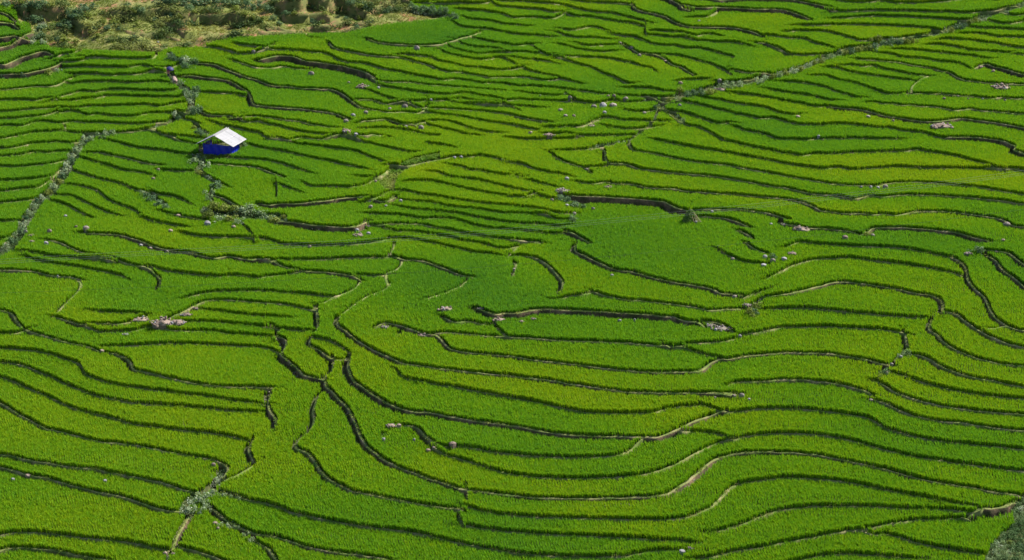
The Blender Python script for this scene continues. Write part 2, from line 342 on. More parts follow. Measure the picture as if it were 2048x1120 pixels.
w3|12 650 322, 640 362, 700 402, 780 472, 880 532, 1000 592, 1100 637, 1190 672, 1350 692, 1500 712, 1700 737, 1850 752, 2048 767;22 150 787, 350 812, 550 842, 750 872, 900 892, 1100 902, 1300 907, 1500 907, 1700 912, 1770 912
w3|12 970 372, 1030 347, 1130 362, 1250 402, 1380 442, 1440 452, 1500 502, 1530 542, 1600 567, 1700 582, 1850 597, 2048 612;22 150 637, 350 657, 550 682, 750 707, 950 727, 1150 740, 1350 737, 1500 732, 1560 692, 1640 642, 1750 632, 1900 607, 2048 592;32 150 582, 300 584, 500 592, 650 617, 800 642, 900 672, 970 682
w2|12 1440 427, 1600 427, 1750 442, 1900 450, 2048 458;22 150 467, 350 482, 550 492, 750 497, 950 507, 1100 517, 1190 532, 1240 545
|22 1250 522, 1400 517, 1550 502, 1700 492, 1780 472
|22 1240 547, 1400 562, 1500 582, 1600 612, 1640 632
|12 1930 382, 1970 422, 2000 447
|12 1140 742, 1180 782, 1300 807, 1450 837, 1600 857, 1750 887, 1900 912, 2048 942;22 150 967, 300 1002, 450 1032, 600 1057, 800 1067, 1000 1067, 1150 1057, 1230 1032, 1350 1012, 1480 1002
w1|12 1510 302, 1560 332, 1700 347, 1850 357
w9|12 1780 232, 1880 272, 1940 292, 2048 298;22 150 277, 300 272, 500 280, 700 290, 900 302, 1100 312, 1300 327, 1480 334, 1520 347
w6|22 1560 342, 1620 337, 1700 367, 1750 400
n|12 1690 10, 1640 65, 1480 130, 1300 190
n|12 1080 30, 1040 90, 930 130, 820 190, 740 250, 660 315
n|12 840 10, 800 80, 640 150, 500 230
w1|12 610 642, 605 700, 595 742
w4|12 110 902, 95 960, 95 1012, 110 1062, 150 1112;13 150 40
w2|12 530 892, 490 932, 460 1002, 445 1062, 460 1115;13 420 92, 360 142, 310 192, 310 222, 400 262, 450 312, 500 392, 560 462, 660 522, 780 577, 950 607, 1100 637, 1300 672, 1500 702, 1630 717
|22 360 152, 450 147, 550 127, 620 102
w2|22 650 92, 750 127, 900 157, 1050 172, 1200 182, 1350 202, 1450 217, 1560 242, 1700 234, 1830 230
|22 1870 132, 1950 102, 2048 77
w4|32 0 137, 150 117, 250 92, 400 57, 520 22, 650 20, 800 37, 1000 67, 1150 102, 1280 122, 1370 152, 1390 192, 1390 262
|22 1870 432, 1950 422, 2048 400;32 120 377, 300 377, 500 377, 700 387, 900 397, 1050 417, 1110 437
w1|22 1740 842, 1800 822, 1900 817, 2048 809;32 150 802, 350 807, 550 832, 700 867, 800 902, 830 922
w1|22 1570 937, 1700 932, 1800 922
|22 1510 997, 1570 1017, 1650 1042, 1700 1057, 1850 1047, 2048 1031;32 150 1030, 350 1040, 550 1062, 700 1087, 800 1107;33 870 22, 930 62, 1040 97, 1150 127, 1300 157, 1450 180, 1600 192, 1800 212, 2048 237
|32 0 237, 150 227, 300 224, 450 237, 600 252, 800 272, 1000 287, 1150 300, 1260 307
w1|32 1400 257, 1500 272, 1580 332, 1650 382, 1720 422, 1800 462, 1900 502, 2048 542
n|32 1720 415, 1800 400, 1950 385
w2|32 1300 332, 1280 392, 1350 442, 1380 482, 1460 537, 1550 582, 1680 627, 1850 667, 2048 692
w2|32 1085 432, 1100 512
w1|32 1140 592, 1220 607, 1300 637, 1370 687, 1450 722, 1550 757, 1700 787, 1850 817, 2048 857
|32 1000 742, 1100 772, 1250 822, 1400 862, 1600 902, 1800 932, 2048 952
w1|32 860 812, 940 847, 1000 892, 1100 932, 1250 977, 1400 1007, 1600 1037, 1800 1057, 2048 1077
w1|32 830 952, 950 992, 1050 1042, 1150 1082, 1250 1105;33 1380 10, 1500 17, 1700 47, 1900 72, 2048 84
w1|03 0 277, 100 292, 250 327, 420 352, 580 380, 750 394, 900 427, 1100 462, 1250 497, 1350 522, 1450 557, 1550 582
w1|03 0 382, 150 422, 250 447, 350 462, 500 507, 650 547, 800 582, 950 607, 1100 657, 1250 707, 1350 727, 1450 737
|03 0 922, 80 907, 200 902, 350 907, 500 922, 650 942, 800 957, 950 972, 1100 992, 1250 1027, 1330 1037
w1|03 0 1047, 80 1027, 200 1024, 350 1037, 480 1052, 600 1082, 750 1107, 850 1119
w5|03 2010 182, 1980 240, 2010 312
n|03 2030 370, 2000 400, 1900 460, 1800 490
|03 1780 592, 1850 607, 2048 654;13 100 672, 200 702, 300 747, 420 772, 600 807, 800 842, 1000 872, 1150 887, 1350 917, 1500 957, 1700 1002, 1900 1037, 2048 1063;23 200 1082, 450 1097, 700 1097, 900 1092, 1050 1062, 1200 1047, 1330 1052
w3|03 1690 712, 1760 772, 1850 832, 1950 882, 2048 918;13 100 927, 250 962, 350 1002, 500 1037, 700 1067, 900 1092, 1050 1117
w4|03 1520 772, 1470 852, 1430 922, 1400 1002
w1|03 1410 1012, 1550 1047, 1680 1087, 1760 1119
w2|13 0 987, 80 1022, 130 1082, 150 1119
w1|13 1190 42, 1290 67, 1350 132, 1420 182, 1440 207
|13 1450 217, 1600 212, 1750 227, 1900 257, 2048 271;23 200 292, 400 300, 600 300, 800 287, 900 262, 980 217, 1070 152
|13 1430 247, 1500 277, 1650 312, 1800 367, 1950 412, 2048 436;23 200 457, 400 467, 700 464, 900 452, 1050 437, 1200 397, 1350 332, 1500 252, 1650 182, 1750 152
|13 1690 572, 1690 642
|13 1640 722, 1620 762, 1650 832
|13 1680 692, 1800 727, 1950 757, 2048 766;23 200 780, 450 787, 650 792, 900 797, 1100 800, 1250 797, 1400 777, 1520 737, 1600 692, 1680 612, 1750 542, 1850 507, 2048 476;33 150 464, 350 472, 550 487, 700 512, 900 552, 1100 592, 1300 632, 1500 667, 1650 692, 1710 712
|13 1650 842, 1800 867, 1950 887, 2048 895;23 200 912, 500 927, 750 940, 1000 952, 1200 967, 1350 967, 1430 982
|23 1340 82, 1450 92, 1600 102, 1700 127, 1750 152, 1900 127, 2048 110;33 200 107, 400 122, 550 142, 700 177, 850 217, 1000 257, 1150 292, 1350 322, 1550 352, 1750 377, 1900 397, 2048 412
|23 1600 902, 1750 862, 1900 812, 2048 752;33 100 724, 250 702, 400 690, 600 690, 800 694, 1000 707, 1150 714, 1350 717, 1500 730, 1620 750, 1700 740, 1730 722
|23 1490 1112, 1600 1097, 1750 1057, 1900 1032, 2048 1009;33 150 977, 300 952, 500 912, 650 887, 800 870, 950 837, 1100 812, 1250 802, 1400 800, 1600 792
w12|33 1620 752, 1710 718, 1800 710, 1900 692, 1980 652
|33 800 882, 900 907, 1050 942, 1200 987, 1350 1017, 1500 1042, 1650 1067, 1740 1082
|33 280 1119, 400 1092, 600 1077, 800 1082, 1000 1097, 1200 1117
h18|00 130 62, 300 70, 430 67, 540 62
h10|00 340 185, 430 160, 540 150
h14|00 560 130, 640 180, 720 220
h10|00 880 92, 1000 88, 1100 95, 1250 75, 1380 80, 1440 118
h14|00 1430 122, 1600 116, 1750 118, 1860 112, 2000 150
h8|00 1280 182, 1400 177, 1560 195
h3|00 900 330, 1000 325, 1170 320
h3|00 960 250, 1080 265, 1180 285
h4|00 1140 375, 1280 385, 1420 372, 1560 375
h4|00 1660 320, 1800 300, 1970 298
h4|00 920 395, 1000 385, 1080 400
h16|10 150 20, 260 15, 400 10, 640 22, 760 30, 880 70
h12|10 200 130, 350 128, 500 125, 600 140
h8|10 380 180, 480 165, 600 190
h10|10 920 80, 1040 68, 1150 45, 1240 45
h4|10 640 205, 740 195, 800 200, 900 195
h3|10 0 255, 180 250, 360 245, 520 235
h3|10 560 240, 700 265, 800 262
h3|00 1150 280, 1300 262, 1450 270
h4|10 80 220, 200 205, 330 215'''
TILES = {'A': (720, 330, 5.6), 'B': (860, 0, 5.09), 'C': (0, 0, 5.334), 'D': (340, 200, 5.6)}
for c in range(4):
    for r in range(4): TILES['%d%d' % (c, r)] = (512*c, 280*r, 4.0)
def parse(s):
    fl, body = s.split('|'); pts = []
    for seg in body.split(';'):
        seg = seg.strip(); key, rest = seg.split(' ', 1); x0, y0, k = TILES[key]
        for p in rest.split(','):
            a, b = p.split(); pts.append((x0+float(a)/k, y0+float(b)/k))
    typ = fl[:1] if fl else ''; wv = float(fl[1:]) if len(fl) > 1 else 0.0
    return typ, wv, pts
def spline(pts, step):
    p = np.array(pts, float)
    if len(p) > 2:                                  # Catmull-Rom through the traced points
        q = np.vstack([2*p[0]-p[1], p, 2*p[-1]-p[-2]]); out = []
        for i in range(1, len(q)-2):
            n = max(2, int(np.hypot(*(q[i+1]-q[i]))/step)+1); t = np.linspace(0, 1, n, endpoint=False)[:, None]
            a, b, c, d = q[i-1], q[i], q[i+1], q[i+2]
            m1 = (c-a)*.5; m2 = (d-b)*.5; L = np.hypot(*(c-b))+1e-6
            m1 = m1*min(1, L/(np.hypot(*m1)+1e-6)); m2 = m2*min(1, L/(np.hypot(*m2)+1e-6))
            out.append((2*t**3-3*t**2+1)*b+(t**3-2*t**2+t)*m1+(-2*t**3+3*t**2)*c+(t**3-t**2)*m2)
        p = np.vstack(out+[p[-1:]])
    L = np.r_[0, np.cumsum(np.hypot(*(np.diff(p, axis=0).T)))]
    n = max(3, int(L[-1]/step)+1); s = np.linspace(0, L[-1], n)
    return np.stack([np.interp(s, L, p[:, 0]), np.interp(s, L, p[:, 1])], 1)
class Line: pass
lines = []
for k, s in enumerate(LINES.strip().split('\n')):
    typ, wv, pts = parse(s); l = Line(); l.typ, l.w = typ, wv
    # a line that reaches the picture's edge goes on beyond it
    for end in (0, -1):
        a = np.array(pts[end]); b = np.array(pts[1 if end == 0 else -2]); d = (a-b)/np.hypot(*(a-b))
        if a[0] < 8 and d[0] < -.2 or a[0] > 2040 and d[0] > .2:
            q = a+np.array([d[0], d[1]*.6])*150; pts = [tuple(q)]+pts if end == 0 else pts+[tuple(q)]
        elif a[1] < 6 and d[1] < -.2 or a[1] > 1114 and d[1] > .2:
            q = a+d*90; pts = [tuple(q)]+pts if end == 0 else pts+[tuple(q)]
        elif typ in ('', 'w'):
            pts = [tuple(a+d*7)]+pts if end == 0 else pts+[tuple(a+d*7)]
    l.px = spline(pts, 4.0)
    g = np.random.default_rng(100+k); n = len(l.px)            # hand-dug edges are never quite smooth
    wob = np.interp(np.arange(n), np.arange(0, n+6, 6), g.normal(0, .32, len(np.arange(0, n+6, 6))))
    l.px = l.px+np.stack([np.zeros(n), wob], 1)
    d = np.gradient(l.px, axis=0); nl = np.stack([d[:, 1], -d[:, 0]], 1)   # left-hand normal in the image
    nl /= np.hypot(nl[:, 0], nl[:, 1])[:, None]+1e-9
    vote = np.where(np.abs(nl[:, 1]) < .25, nl[:, 0]*.6, -nl[:, 1]).sum()
    l.side = 1 if vote >= 0 else -1
    x, y = hit_plane(l.px[:, 0], l.px[:, 1])
    for _ in range(25): x, y = hit_z(l.px[:, 0], l.px[:, 1], base(x, y))
    l.x, l.y = x, y; lines.append(l)

def solve():
    wh = np.ones((NV, NU-1)); wv_ = np.ones((NV-1, NU)); gh = np.zeros_like(wh); gv_ = np.zeros_like(wv_)
    for l in lines:
        if l.typ == 'n': continue
        u, v = to_uv(l.x, l.y); u = (u-U0)/S0; v = (v-V0)/S0; du = np.gradient(u); dv = np.gradient(v)
        s = SCALE(l.px[:, 1].mean())
        if l.typ == 'h': J, W = 1.35*l.w/s, 1.0
        elif l.w >= 2: J, W = .62*l.w/(.95*s)+.30, .30
        else: J, W = .50, .34
        for i in range(len(u)-1):
            a0, b0, a1, b1 = u[i], v[i], u[i+1], v[i+1]
            up = np.array([dv[i], -du[i]])*l.side
            lo, hi = sorted((a0, a1))
            for c in range(int(math.ceil(lo)), int(math.floor(hi))+1):
                if a1 == a0 or not 0 <= c < NU: continue
                r = int(math.floor(b0+(b1-b0)*(c-a0)/(a1-a0)))
                if 0 <= r < NV-1: wv_[r, c] = W; gv_[r, c] = -J if up[1] < 0 else J
            lo, hi = sorted((b0, b1))
            for r in range(int(math.ceil(lo)), int(math.floor(hi))+1):
                if b1 == b0 or not 0 <= r < NV: continue
                c = int(math.floor(a0+(a1-a0)*(r-b0)/(b1-b0)))
                if 0 <= c < NU-1: wh[r, c] = W; gh[r, c] = J if up[0] > 0 else -J
    lam = 0.0012; wh *= 1.3
    def L(h):
        o = lam*h; a = wh*(h[:, 1:]-h[:, :-1]); o[:, 1:] += a; o[:, :-1] -= a
        b = wv_*(h[1:]-h[:-1]); o[1:] += b; o[:-1] -= b; return o
    rhs = lam*GB; a = wh*gh; rhs[:, 1:] += a; rhs[:, :-1] -= a; b = wv_*gv_; rhs[1:] += b; rhs[:-1] -= b
    h = GB.copy(); r = rhs-L(h)
    dg = np.full((NV, NU), lam); dg[:, 1:] += wh; dg[:, :-1] += wh; dg[1:] += wv_; dg[:-1] += wv_
    z = r/dg; p = z.copy(); rz = (r*z).sum()
    for _ in range(160):
        q = L(p); al = rz/(p*q).sum(); h += al*p; r -= al*q; z = r/dg; rn = (r*z).sum(); p = z+rn/rz*p; rz = rn
    return h
def sample(h, x, y, lin=False):
    u, v = to_uv(x, y); u = np.clip((u-U0)/S0, 0, NU-1.001); v = np.clip((v-V0)/S0, 0, NV-1.001)
    if not lin: return h[np.rint(v).astype(int), np.rint(u).astype(int)]
    i = u.astype(int); j = v.astype(int); a = u-i; b = v-j
    return (h[j, i]*(1-a)+h[j, i+1]*a)*(1-b)+(h[j+1, i]*(1-a)+h[j+1, i+1]*a)*b
def smooth1(a, k):
    if len(a) < 4: return a
    p = np.pad(a, k, mode='edge'); return np.convolve(p, np.ones(2*k+1)/(2*k+1), 'valid')
CREST = 0.13; LIP = lambda l: (.14 if l.w >= 2 else CREST) if l.w >= 1 else .02
for it in range(3):
    H = solve()
    for l in lines:
        for _ in range(2):
            tx, ty = np.gradient(l.x), np.gradient(l.y); m = np.hypot(tx, ty)+1e-9
            l.nx, l.ny = -ty/m*l.side, tx/m*l.side       # image left-hand == plan left-hand (seen from above)
            l.hu = smooth1(sample(H, l.x+.8*l.nx, l.y+.8*l.ny), 3); l.hl = smooth1(sample(H, l.x-.8*l.nx, l.y-.8*l.ny), 3)
            if it < 2:
                zc = np.maximum(l.hu, l.hl)+(LIP(l) if l.typ != 'h' else 0)
                x, y = hit_z(l.px[:, 0], l.px[:, 1], zc)
                l.x = .3*l.x+.7*smooth1(x, 1); l.y = .3*l.y+.7*smooth1(y, 1)
# ------------------------------------------------------------------ exact ground lookup
LX = []; LI = []
for k, l in enumerate(lines):
    l.d = l.hu-l.hl
    l.gap = np.clip(.16+np.clip(l.w-2, 0, 20)*.05, .16, .8)+.22*np.clip((np.abs(l.nx)-.45)/.4, 0, 1)*(1 if l.w >= 1 else .4)
    l.set = (.27 if l.w >= 2 else .22 if l.w >= 1 else .09)+.10*np.clip((np.abs(l.nx)-.45)/.4, 0, 1)*(1 if l.w >= 1 else .3)
    step = np.hypot(np.diff(l.x), np.diff(l.y)); n = len(l.x)
    for i in range(n):
        LX.append((l.x[i], l.y[i])); LI.append((k, i))
        if i < n-1 and step[i] > .3:
            for t in np.arange(.25, step[i], .25)/step[i]:
                LX.append((l.x[i]*(1-t)+l.x[i+1]*t, l.y[i]*(1-t)+l.y[i+1]*t)); LI.append((k, i if t < .5 else i+1))
kd = kdtree.KDTree(len(LX))
for i, p in enumerate(LX): kd.insert((p[0], p[1], 0), i)
kd.balance()
def near(x, y):
    """nearest edge: signed distance (+ on the upper side), its line and sample"""
    n = len(x); sd = np.empty(n); k_ = np.empty(n, int); i_ = np.empty(n, int)
    for q in range(n):
        co, idx, d = kd.find((x[q], y[q], 0)); k, i = LI[idx]; l = lines[k]
        s = (x[q]-co[0])*l.nx[i]+(y[q]-co[1])*l.ny[i]
        sd[q] = d if s >= 0 else -d; k_[q] = k; i_[q] = i
    return sd, k_, i_
HU = np.concatenate([l.hu for l in lines]); HL = np.concatenate([l.hl for l in lines])
NX = np.concatenate([l.nx for l in lines]); NY = np.concatenate([l.ny for l in lines]); GAP = np.concatenate([l.gap for l in lines]); SET = np.concatenate([l.set for l in lines])
OFF = np.r_[0, np.cumsum([len(l.x) for l in lines])][:-1]
WL = np.array([l.w for l in lines])
TYP = np.array([{'': 0, 'w': 0, 'n': 1, 'h': 2}[l.typ] for l in lines])
# ground patches that are not paddy (photo outlines)
HILL = [(-150, -60), (-150, -200), (860, -200), (850, -10), (815, 5), (830, 25), (905, 39), (760, 56), (700, 69), (600, 74), (470, 80), (400, 96), (345, 100), (312, 110), (230, 108), (150, 104), (100, 100), (92, 88), (66, 88), (62, 70), (60, 52), (36, 46), (34, 30), (24, 14), (0, 12)]
CORNER = [(2120, 975), (2048, 1000), (2022, 1022), (2030, 1052), (2002, 1072), (1980, 1100), (1968, 1122), (1968, 1200), (2120, 1200)]
PATHG = [(748, 360), (760, 352), (790, 335), (830, 318), (880, 308), (882, 322), (850, 330), (815, 345), (795, 360), (790, 384), (770, 384), (758, 372)]
HUTP = [(396, 298), (470, 280), (488, 292), (482, 304), (468, 313), (444, 324), (396, 328)]
DITCH = [([(338, 112), (352, 122), (385, 132)], 6), ([(338, 150), (352, 168), (372, 182), (385, 198), (382, 225), (352, 242), (330, 252)], 8), ([(330, 252), (300, 262), (270, 268), (210, 272), (178, 278)], 6),
 ([(178, 278), (160, 295), (140, 330), (128, 355), (105, 385), (80, 405), (62, 430), (50, 450), (38, 480), (18, 500), (-40, 530), (-90, 560)], 11),
 ([(392, 318), (405, 330), (398, 345), (408, 355), (428, 366), (440, 372)], 8), ([(425, 382), (420, 395), (424, 408)], 5),
 ([(410, 428), (440, 432), (480, 435), (520, 438), (565, 440)], 11), ([(288, 388), (300, 396), (315, 406), (330, 414)], 7),
 ([(1318, 218), (1345, 200), (1385, 190), (1430, 178), (1480, 172), (1530, 160), (1570, 150), (1620, 135), (1650, 120), (1690, 108), (1745, 97), (1800, 86), (1850, 76), (1890, 66), (1920, 54), (1960, 40), (1990, 30), (2060, 10), (2120, -10)], 8),
 ([(1322, 218), (1345, 232), (1365, 245)], 5), ([(1325, 215), (1305, 250), (1260, 285), (1180, 300)], 4),
 ([(440, 950), (445, 962), (425, 978), (400, 995), (375, 1010), (368, 1025)], 10), ([(440, 985), (470, 993), (495, 1000)], 4), ([(368, 1025), (375, 1045), (360, 1075), (345, 1100), (335, 1125), (325, 1180)], 4),
 ([(430, 1040), (470, 1052), (495, 1068), (510, 1085)], 4), ([(1120, 396), (1150, 408), (1172, 412)], 7), ([(1500, 622), (1515, 610), (1530, 600)], 6),
 ([(1758, 752), (1775, 740), (1800, 715), (1815, 700)], 4), ([(818, 22), (850, 30), (910, 36)], 4), ([(388, 250), (400, 265), (415, 272)], 6), ([(60, 88), (75, 70), (85, 50), (80, 35), (60, 25)], 8), ([(1130, 192), (1150, 202)], 4), ([(1270, 208), (1340, 204)], 4)]
def inpoly(px, py, poly):
    r = np.zeros(len(px), bool); n = len(poly)
    for i in range(n):
        x0, y0 = poly[i]; x1, y1 = poly[(i+1) % n]
        if y0 == y1: continue
        c = ((y0 > py) != (y1 > py)) & (px < (x1-x0)*(py-y0)/(y1-y0)+x0); r ^= c
    return r
def dseg(px, py, pl):
    d = np.full(len(px), 1e9)
    for (x0, y0), (x1, y1) in zip(pl[:-1], pl[1:]):
        t = np.clip(((px-x0)*(x1-x0)+(py-y0)*(y1-y0))/((x1-x0)**2+(y1-y0)**2), 0, 1)
        d = np.minimum(d, np.hypot(px-x0-t*(x1-x0), (py-y0-t*(y1-y0))*1.3))
    return d
def zones(pu, pv):
    hill = inpoly(pu, pv, HILL); grass = inpoly(pu, pv, CORNER) | inpoly(pu, pv, PATHG) | inpoly(pu, pv, HUTP)
    dit = np.zeros(len(pu), bool)
    for pl, hw in DITCH: dit |= dseg(pu, pv, pl) < hw
    return hill, grass, dit
def hgt(x, y): return float(sample(H, np.array([x]), np.array([y]), True)[0])
def gpt(u, v):
    """where the line of sight through a photo pixel meets the ground"""
    d = ray(u, v); x, y = hit_plane(u, v); t0 = (float(y)-CAM[1])/d[1]
    t = np.arange(t0-40, t0+40, .1); P = CAM+t[:, None]*d
    z = sample(H, P[:, 0], P[:, 1]); i = int(np.argmax(P[:, 2] <= z))
    return Vector((P[i, 0], P[i, 1], min(P[i, 2], z[i])))
def seen(u, v):
    d = ray(u, v); x, y = hit_plane(u, v); t0 = (float(y)-CAM[1])/d[1]
    t = np.arange(t0-22, t0+22, .15); P = CAM+t[:, None]*d; g = sample(FZ, P[:, 0], P[:, 1]); sd, k, i = near(P[:, 0], P[:, 1]); q = OFF[k]+i
    pu, pv, _ = project(P[:, 0], P[:, 1], g); a, b, c = zones(pu, pv); bare = a | b | c
    tp = TYP[k]; z = np.where(bare, g, g+.62)
    z = np.where((tp == 0) & (sd > -.12) & (sd < .26), HU[q]+np.where(GAP[q] < .45, .42, .12), z); z = np.where((tp == 0) & (sd <= -.12) & (sd > -GAP[q]) & (GAP[q] > .45), HL[q], z)
    j = int(np.argmax(P[:, 2] <= z)); return Vector((P[j, 0], P[j, 1], min(P[j, 2], z[j]))), float(g[j])
def px_m(v): return 1.0/SCALE(v)

# ------------------------------------------------------------------ materials
def mat(name, rough=.8):
    m = bpy.data.materials.new(name); m.use_nodes = True; n = m.node_tree.nodes
    b = n['Principled BSDF']; b.inputs['Roughness'].default_value = rough; SPEC = .08 if 'leaf' in name else .25
    b.inputs['Specular IOR Level'].default_value = SPEC
    return m, m.node_tree, b
def N(nt, t, **kw):
    n = nt.nodes.new(t)
    for k, v in kw.items(): setattr(n, k, v)
    return n
def ramp(nt, stops):
    r = N(nt, 'ShaderNodeValToRGB'); e = r.color_ramp.elements
    while len(e) < len(stops): e.new(.5)
    for q, (p, c) in zip(e, stops): q.position = p; q.color = (*c, 1)
    return r
def noise(nt, scale, detail=4, coord='Object', rough=.6):
    t = N(nt, 'ShaderNodeTexCoord'); n = N(nt, 'ShaderNodeTexNoise')
    n.inputs['Scale'].default_value = scale; n.inputs['Detail'].default_value = detail; n.inputs['Roughness'].default_value = rough
    nt.links.new(t.outputs[coord], n.inputs['Vector']); return n
def mixc(nt, fac, a, b, mode='MIX'):
    m = N(nt, 'ShaderNodeMix', data_type='RGBA', blend_type=mode)
    for s, v in ((m.inputs['Factor'], fac), (m.inputs['A'], a), (m.inputs['B'], b)):
        if hasattr(v, 'is_linked') or hasattr(v, 'links'): nt.links.new(v, s)
        elif isinstance(v, tuple): s.default_value = (*v, 1)
        else: s.default_value = v
    return m.outputs['Result']
def bump(nt, b, h, strength=.5, dist=.05):
    n = N(nt, 'ShaderNodeBump'); n.inputs['Strength'].default_value = strength; n.inputs['Distance'].default_value = dist
    nt.links.new(h, n.inputs['Height']); nt.links.new(n.outputs[0], b.inputs['Normal'])
def leaf_mat(name, lo, mid, hi, trans, tr_tint=(1.0, 1.05, .55), inst=True, rough=.55):
    """leaves: reflect and let light through; colour from a per-plant value"""
    m, t, b = mat(name, rough)
    if inst:
        a = N(t, 'ShaderNodeAttribute', attribute_name='tone', attribute_type='INSTANCER'); v = a.outputs['Fac']
    else:
        oi = N(t, 'ShaderNodeObjectInfo'); g = N(t, 'ShaderNodeNewGeometry'); ad = N(t, 'ShaderNodeMath', operation='MULTIPLY_ADD')
        t.links.new(g.outputs['Random Per Island'], ad.inputs[0]); ad.inputs[1].default_value = .55
        m2 = N(t, 'ShaderNodeMath', operation='MULTIPLY'); t.links.new(oi.outputs['Random'], m2.inputs[0]); m2.inputs[1].default_value = .45
        t.links.new(m2.outputs[0], ad.inputs[2]); v = ad.outputs[0]
    r = ramp(t, [(0, lo), (.5, mid), (1, hi)]); t.links.new(v, r.inputs[0])
    t.links.new(r.outputs[0], b.inputs['Base Color'])
    tr = N(t, 'ShaderNodeBsdfTranslucent'); mx = N(t, 'ShaderNodeMixShader'); mx.inputs[0].default_value = trans
    t.links.new(mixc(t, 1.0, r.outputs[0], tr_tint, 'MULTIPLY'), tr.inputs[0])
    t.links.new(b.outputs[0], mx.inputs[1]); t.links.new(tr.outputs[0], mx.inputs[2])
    t.links.new(mx.outputs[0], t.nodes['Material Output'].inputs[0]); return m
M = {}
M['rice'] = leaf_mat('rice_leaf', (.265, .372, .010), (.145, .312, .012), (.078, .232, .024), .37, (1.1, 1.05, .4))
M['weed'] = leaf_mat('weed_leaf', (.33, .37, .26), (.16, .24, .09), (.055, .11, .03), .3, (1, 1, .8))
M['bundgrass'] = leaf_mat('bank_grass_leaf', (.30, .30, .10), (.20, .28, .04), (.10, .21, .02), .35)
M['pasture'] = leaf_mat('pasture_leaf', (.26, .25, .055), (.19, .22, .038), (.10, .17, .022), .35)
M['scrub'] = leaf_mat('scrub_leaf', (.030, .065, .022), (.075, .115, .028), (.20, .22, .06), .3)
M['shrub_dark'] = leaf_mat('dark_shrub_leaf', (.035, .075, .04), (.085, .15, .07), (.20, .28, .13), .3, inst=False)
M['shrub_olive'] = leaf_mat('olive_shrub_leaf', (.08, .12, .02), (.15, .19, .03), (.26, .28, .07), .3, inst=False)
M['shrub_pale'] = leaf_mat('pale_weed_leaf', (.10, .17, .05), (.21, .28, .14), (.42, .46, .36), .3, inst=False)
def soil(name, c0, c1, c2, scale=1.6):
    m, t, b = mat(name, .95); n = noise(t, scale, 6); r = ramp(t, [(.3, c0), (.5, c1), (.72, c2)])
    t.links.new(n.outputs[0], r.inputs[0]); n2 = noise(t, 14, 5)
    t.links.new(mixc(t, .35, r.outputs[0], n2.outputs[0], 'OVERLAY'), b.inputs['Base Color']); bump(t, b, n2.outputs[0], .7, .06); return m, t, b, r
m, t, b, r = soil('terrain_soil', (.035, .045, .012), (.05, .06, .018), (.07, .075, .025))
za = N(t, 'ShaderNodeAttribute', attribute_name='zone')   # 0 wet paddy soil, 1 open pasture slope, .5 weedy ditch side
n3 = noise(t, .35, 6); r2 = ramp(t, [(.30, (.07, .095, .016)), (.45, (.13, .145, .03)), (.56, (.165, .15, .045)), (.61, (.24, .125, .06)), (.72, (.25, .105, .05))])
t.links.new(n3.outputs[0], r2.inputs[0])
n4 = noise(t, 3.0, 5); o1 = mixc(t, .45, r2.outputs[0], n4.outputs[0], 'OVERLAY')
t.links.new(mixc(t, za.outputs['Fac'], r.outputs[0], o1), b.inputs['Base Color']); M['terrain'] = m
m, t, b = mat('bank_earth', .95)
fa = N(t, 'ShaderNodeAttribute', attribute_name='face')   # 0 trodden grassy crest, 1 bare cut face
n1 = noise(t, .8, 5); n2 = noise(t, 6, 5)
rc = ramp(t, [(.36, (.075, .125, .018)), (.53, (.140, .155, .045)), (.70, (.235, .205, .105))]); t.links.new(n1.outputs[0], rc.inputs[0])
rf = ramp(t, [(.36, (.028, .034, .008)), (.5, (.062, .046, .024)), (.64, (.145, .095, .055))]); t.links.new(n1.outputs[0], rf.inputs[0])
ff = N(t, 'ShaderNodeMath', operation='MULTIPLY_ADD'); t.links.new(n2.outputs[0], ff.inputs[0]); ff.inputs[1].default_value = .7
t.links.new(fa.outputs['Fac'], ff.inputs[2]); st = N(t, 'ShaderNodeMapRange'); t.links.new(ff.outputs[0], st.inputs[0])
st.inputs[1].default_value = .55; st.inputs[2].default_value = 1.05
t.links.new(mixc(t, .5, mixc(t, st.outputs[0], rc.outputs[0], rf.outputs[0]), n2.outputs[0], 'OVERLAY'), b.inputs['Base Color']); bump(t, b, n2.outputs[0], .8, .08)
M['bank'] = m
m, t, b, r = soil('red_bank_earth', (.06, .085, .018), (.11, .11, .03), (.28, .15, .08), .55); M['bluff'] = m
def stone_mat(name, a, b_, c):
    m, t, b = mat(name, .9); oi = N(t, 'ShaderNodeObjectInfo'); n = noise(t, 2.2, 6)
    r = ramp(t, [(.3, a), (.5, b_), (.7, c)]); t.links.new(n.outputs[0], r.inputs[0])
    mp = N(t, 'ShaderNodeMapRange'); t.links.new(oi.outputs['Random'], mp.inputs[0]); mp.inputs[3].default_value = .75; mp.inputs[4].default_value = 1.2
    hv = N(t, 'ShaderNodeHueSaturation'); t.links.new(mp.outputs[0], hv.inputs['Value']); t.links.new(r.outputs[0], hv.inputs['Color'])
    t.links.new(hv.outputs[0], b.inputs['Base Color']); n2 = noise(t, 9, 5); bump(t, b, n2.outputs[0], .6, .1); return m
M['stone'] = stone_mat('grey_stone', (.080, .068, .056), (.165, .140, .118), (.27, .235, .20))
M['stone_tan'] = stone_mat('tan_stone', (.10, .07, .05), (.19, .14, .11), (.29, .23, .19))
M['stone_white'] = stone_mat('pale_stone', (.11, .105, .11), (.20, .19, .195), (.31, .30, .30))
def plain(name, c, rough=.7, var=.15, scale=5):
    m, t, b = mat(name, rough); n = noise(t, scale, 4)
    r = ramp(t, [(.3, tuple(x*(1-var) for x in c)), (.7, tuple(min(1, x*(1+var)) for x in c))])
    t.links.new(n.outputs[0], r.inputs[0]); t.links.new(r.outputs[0], b.inputs['Base Color']); return m
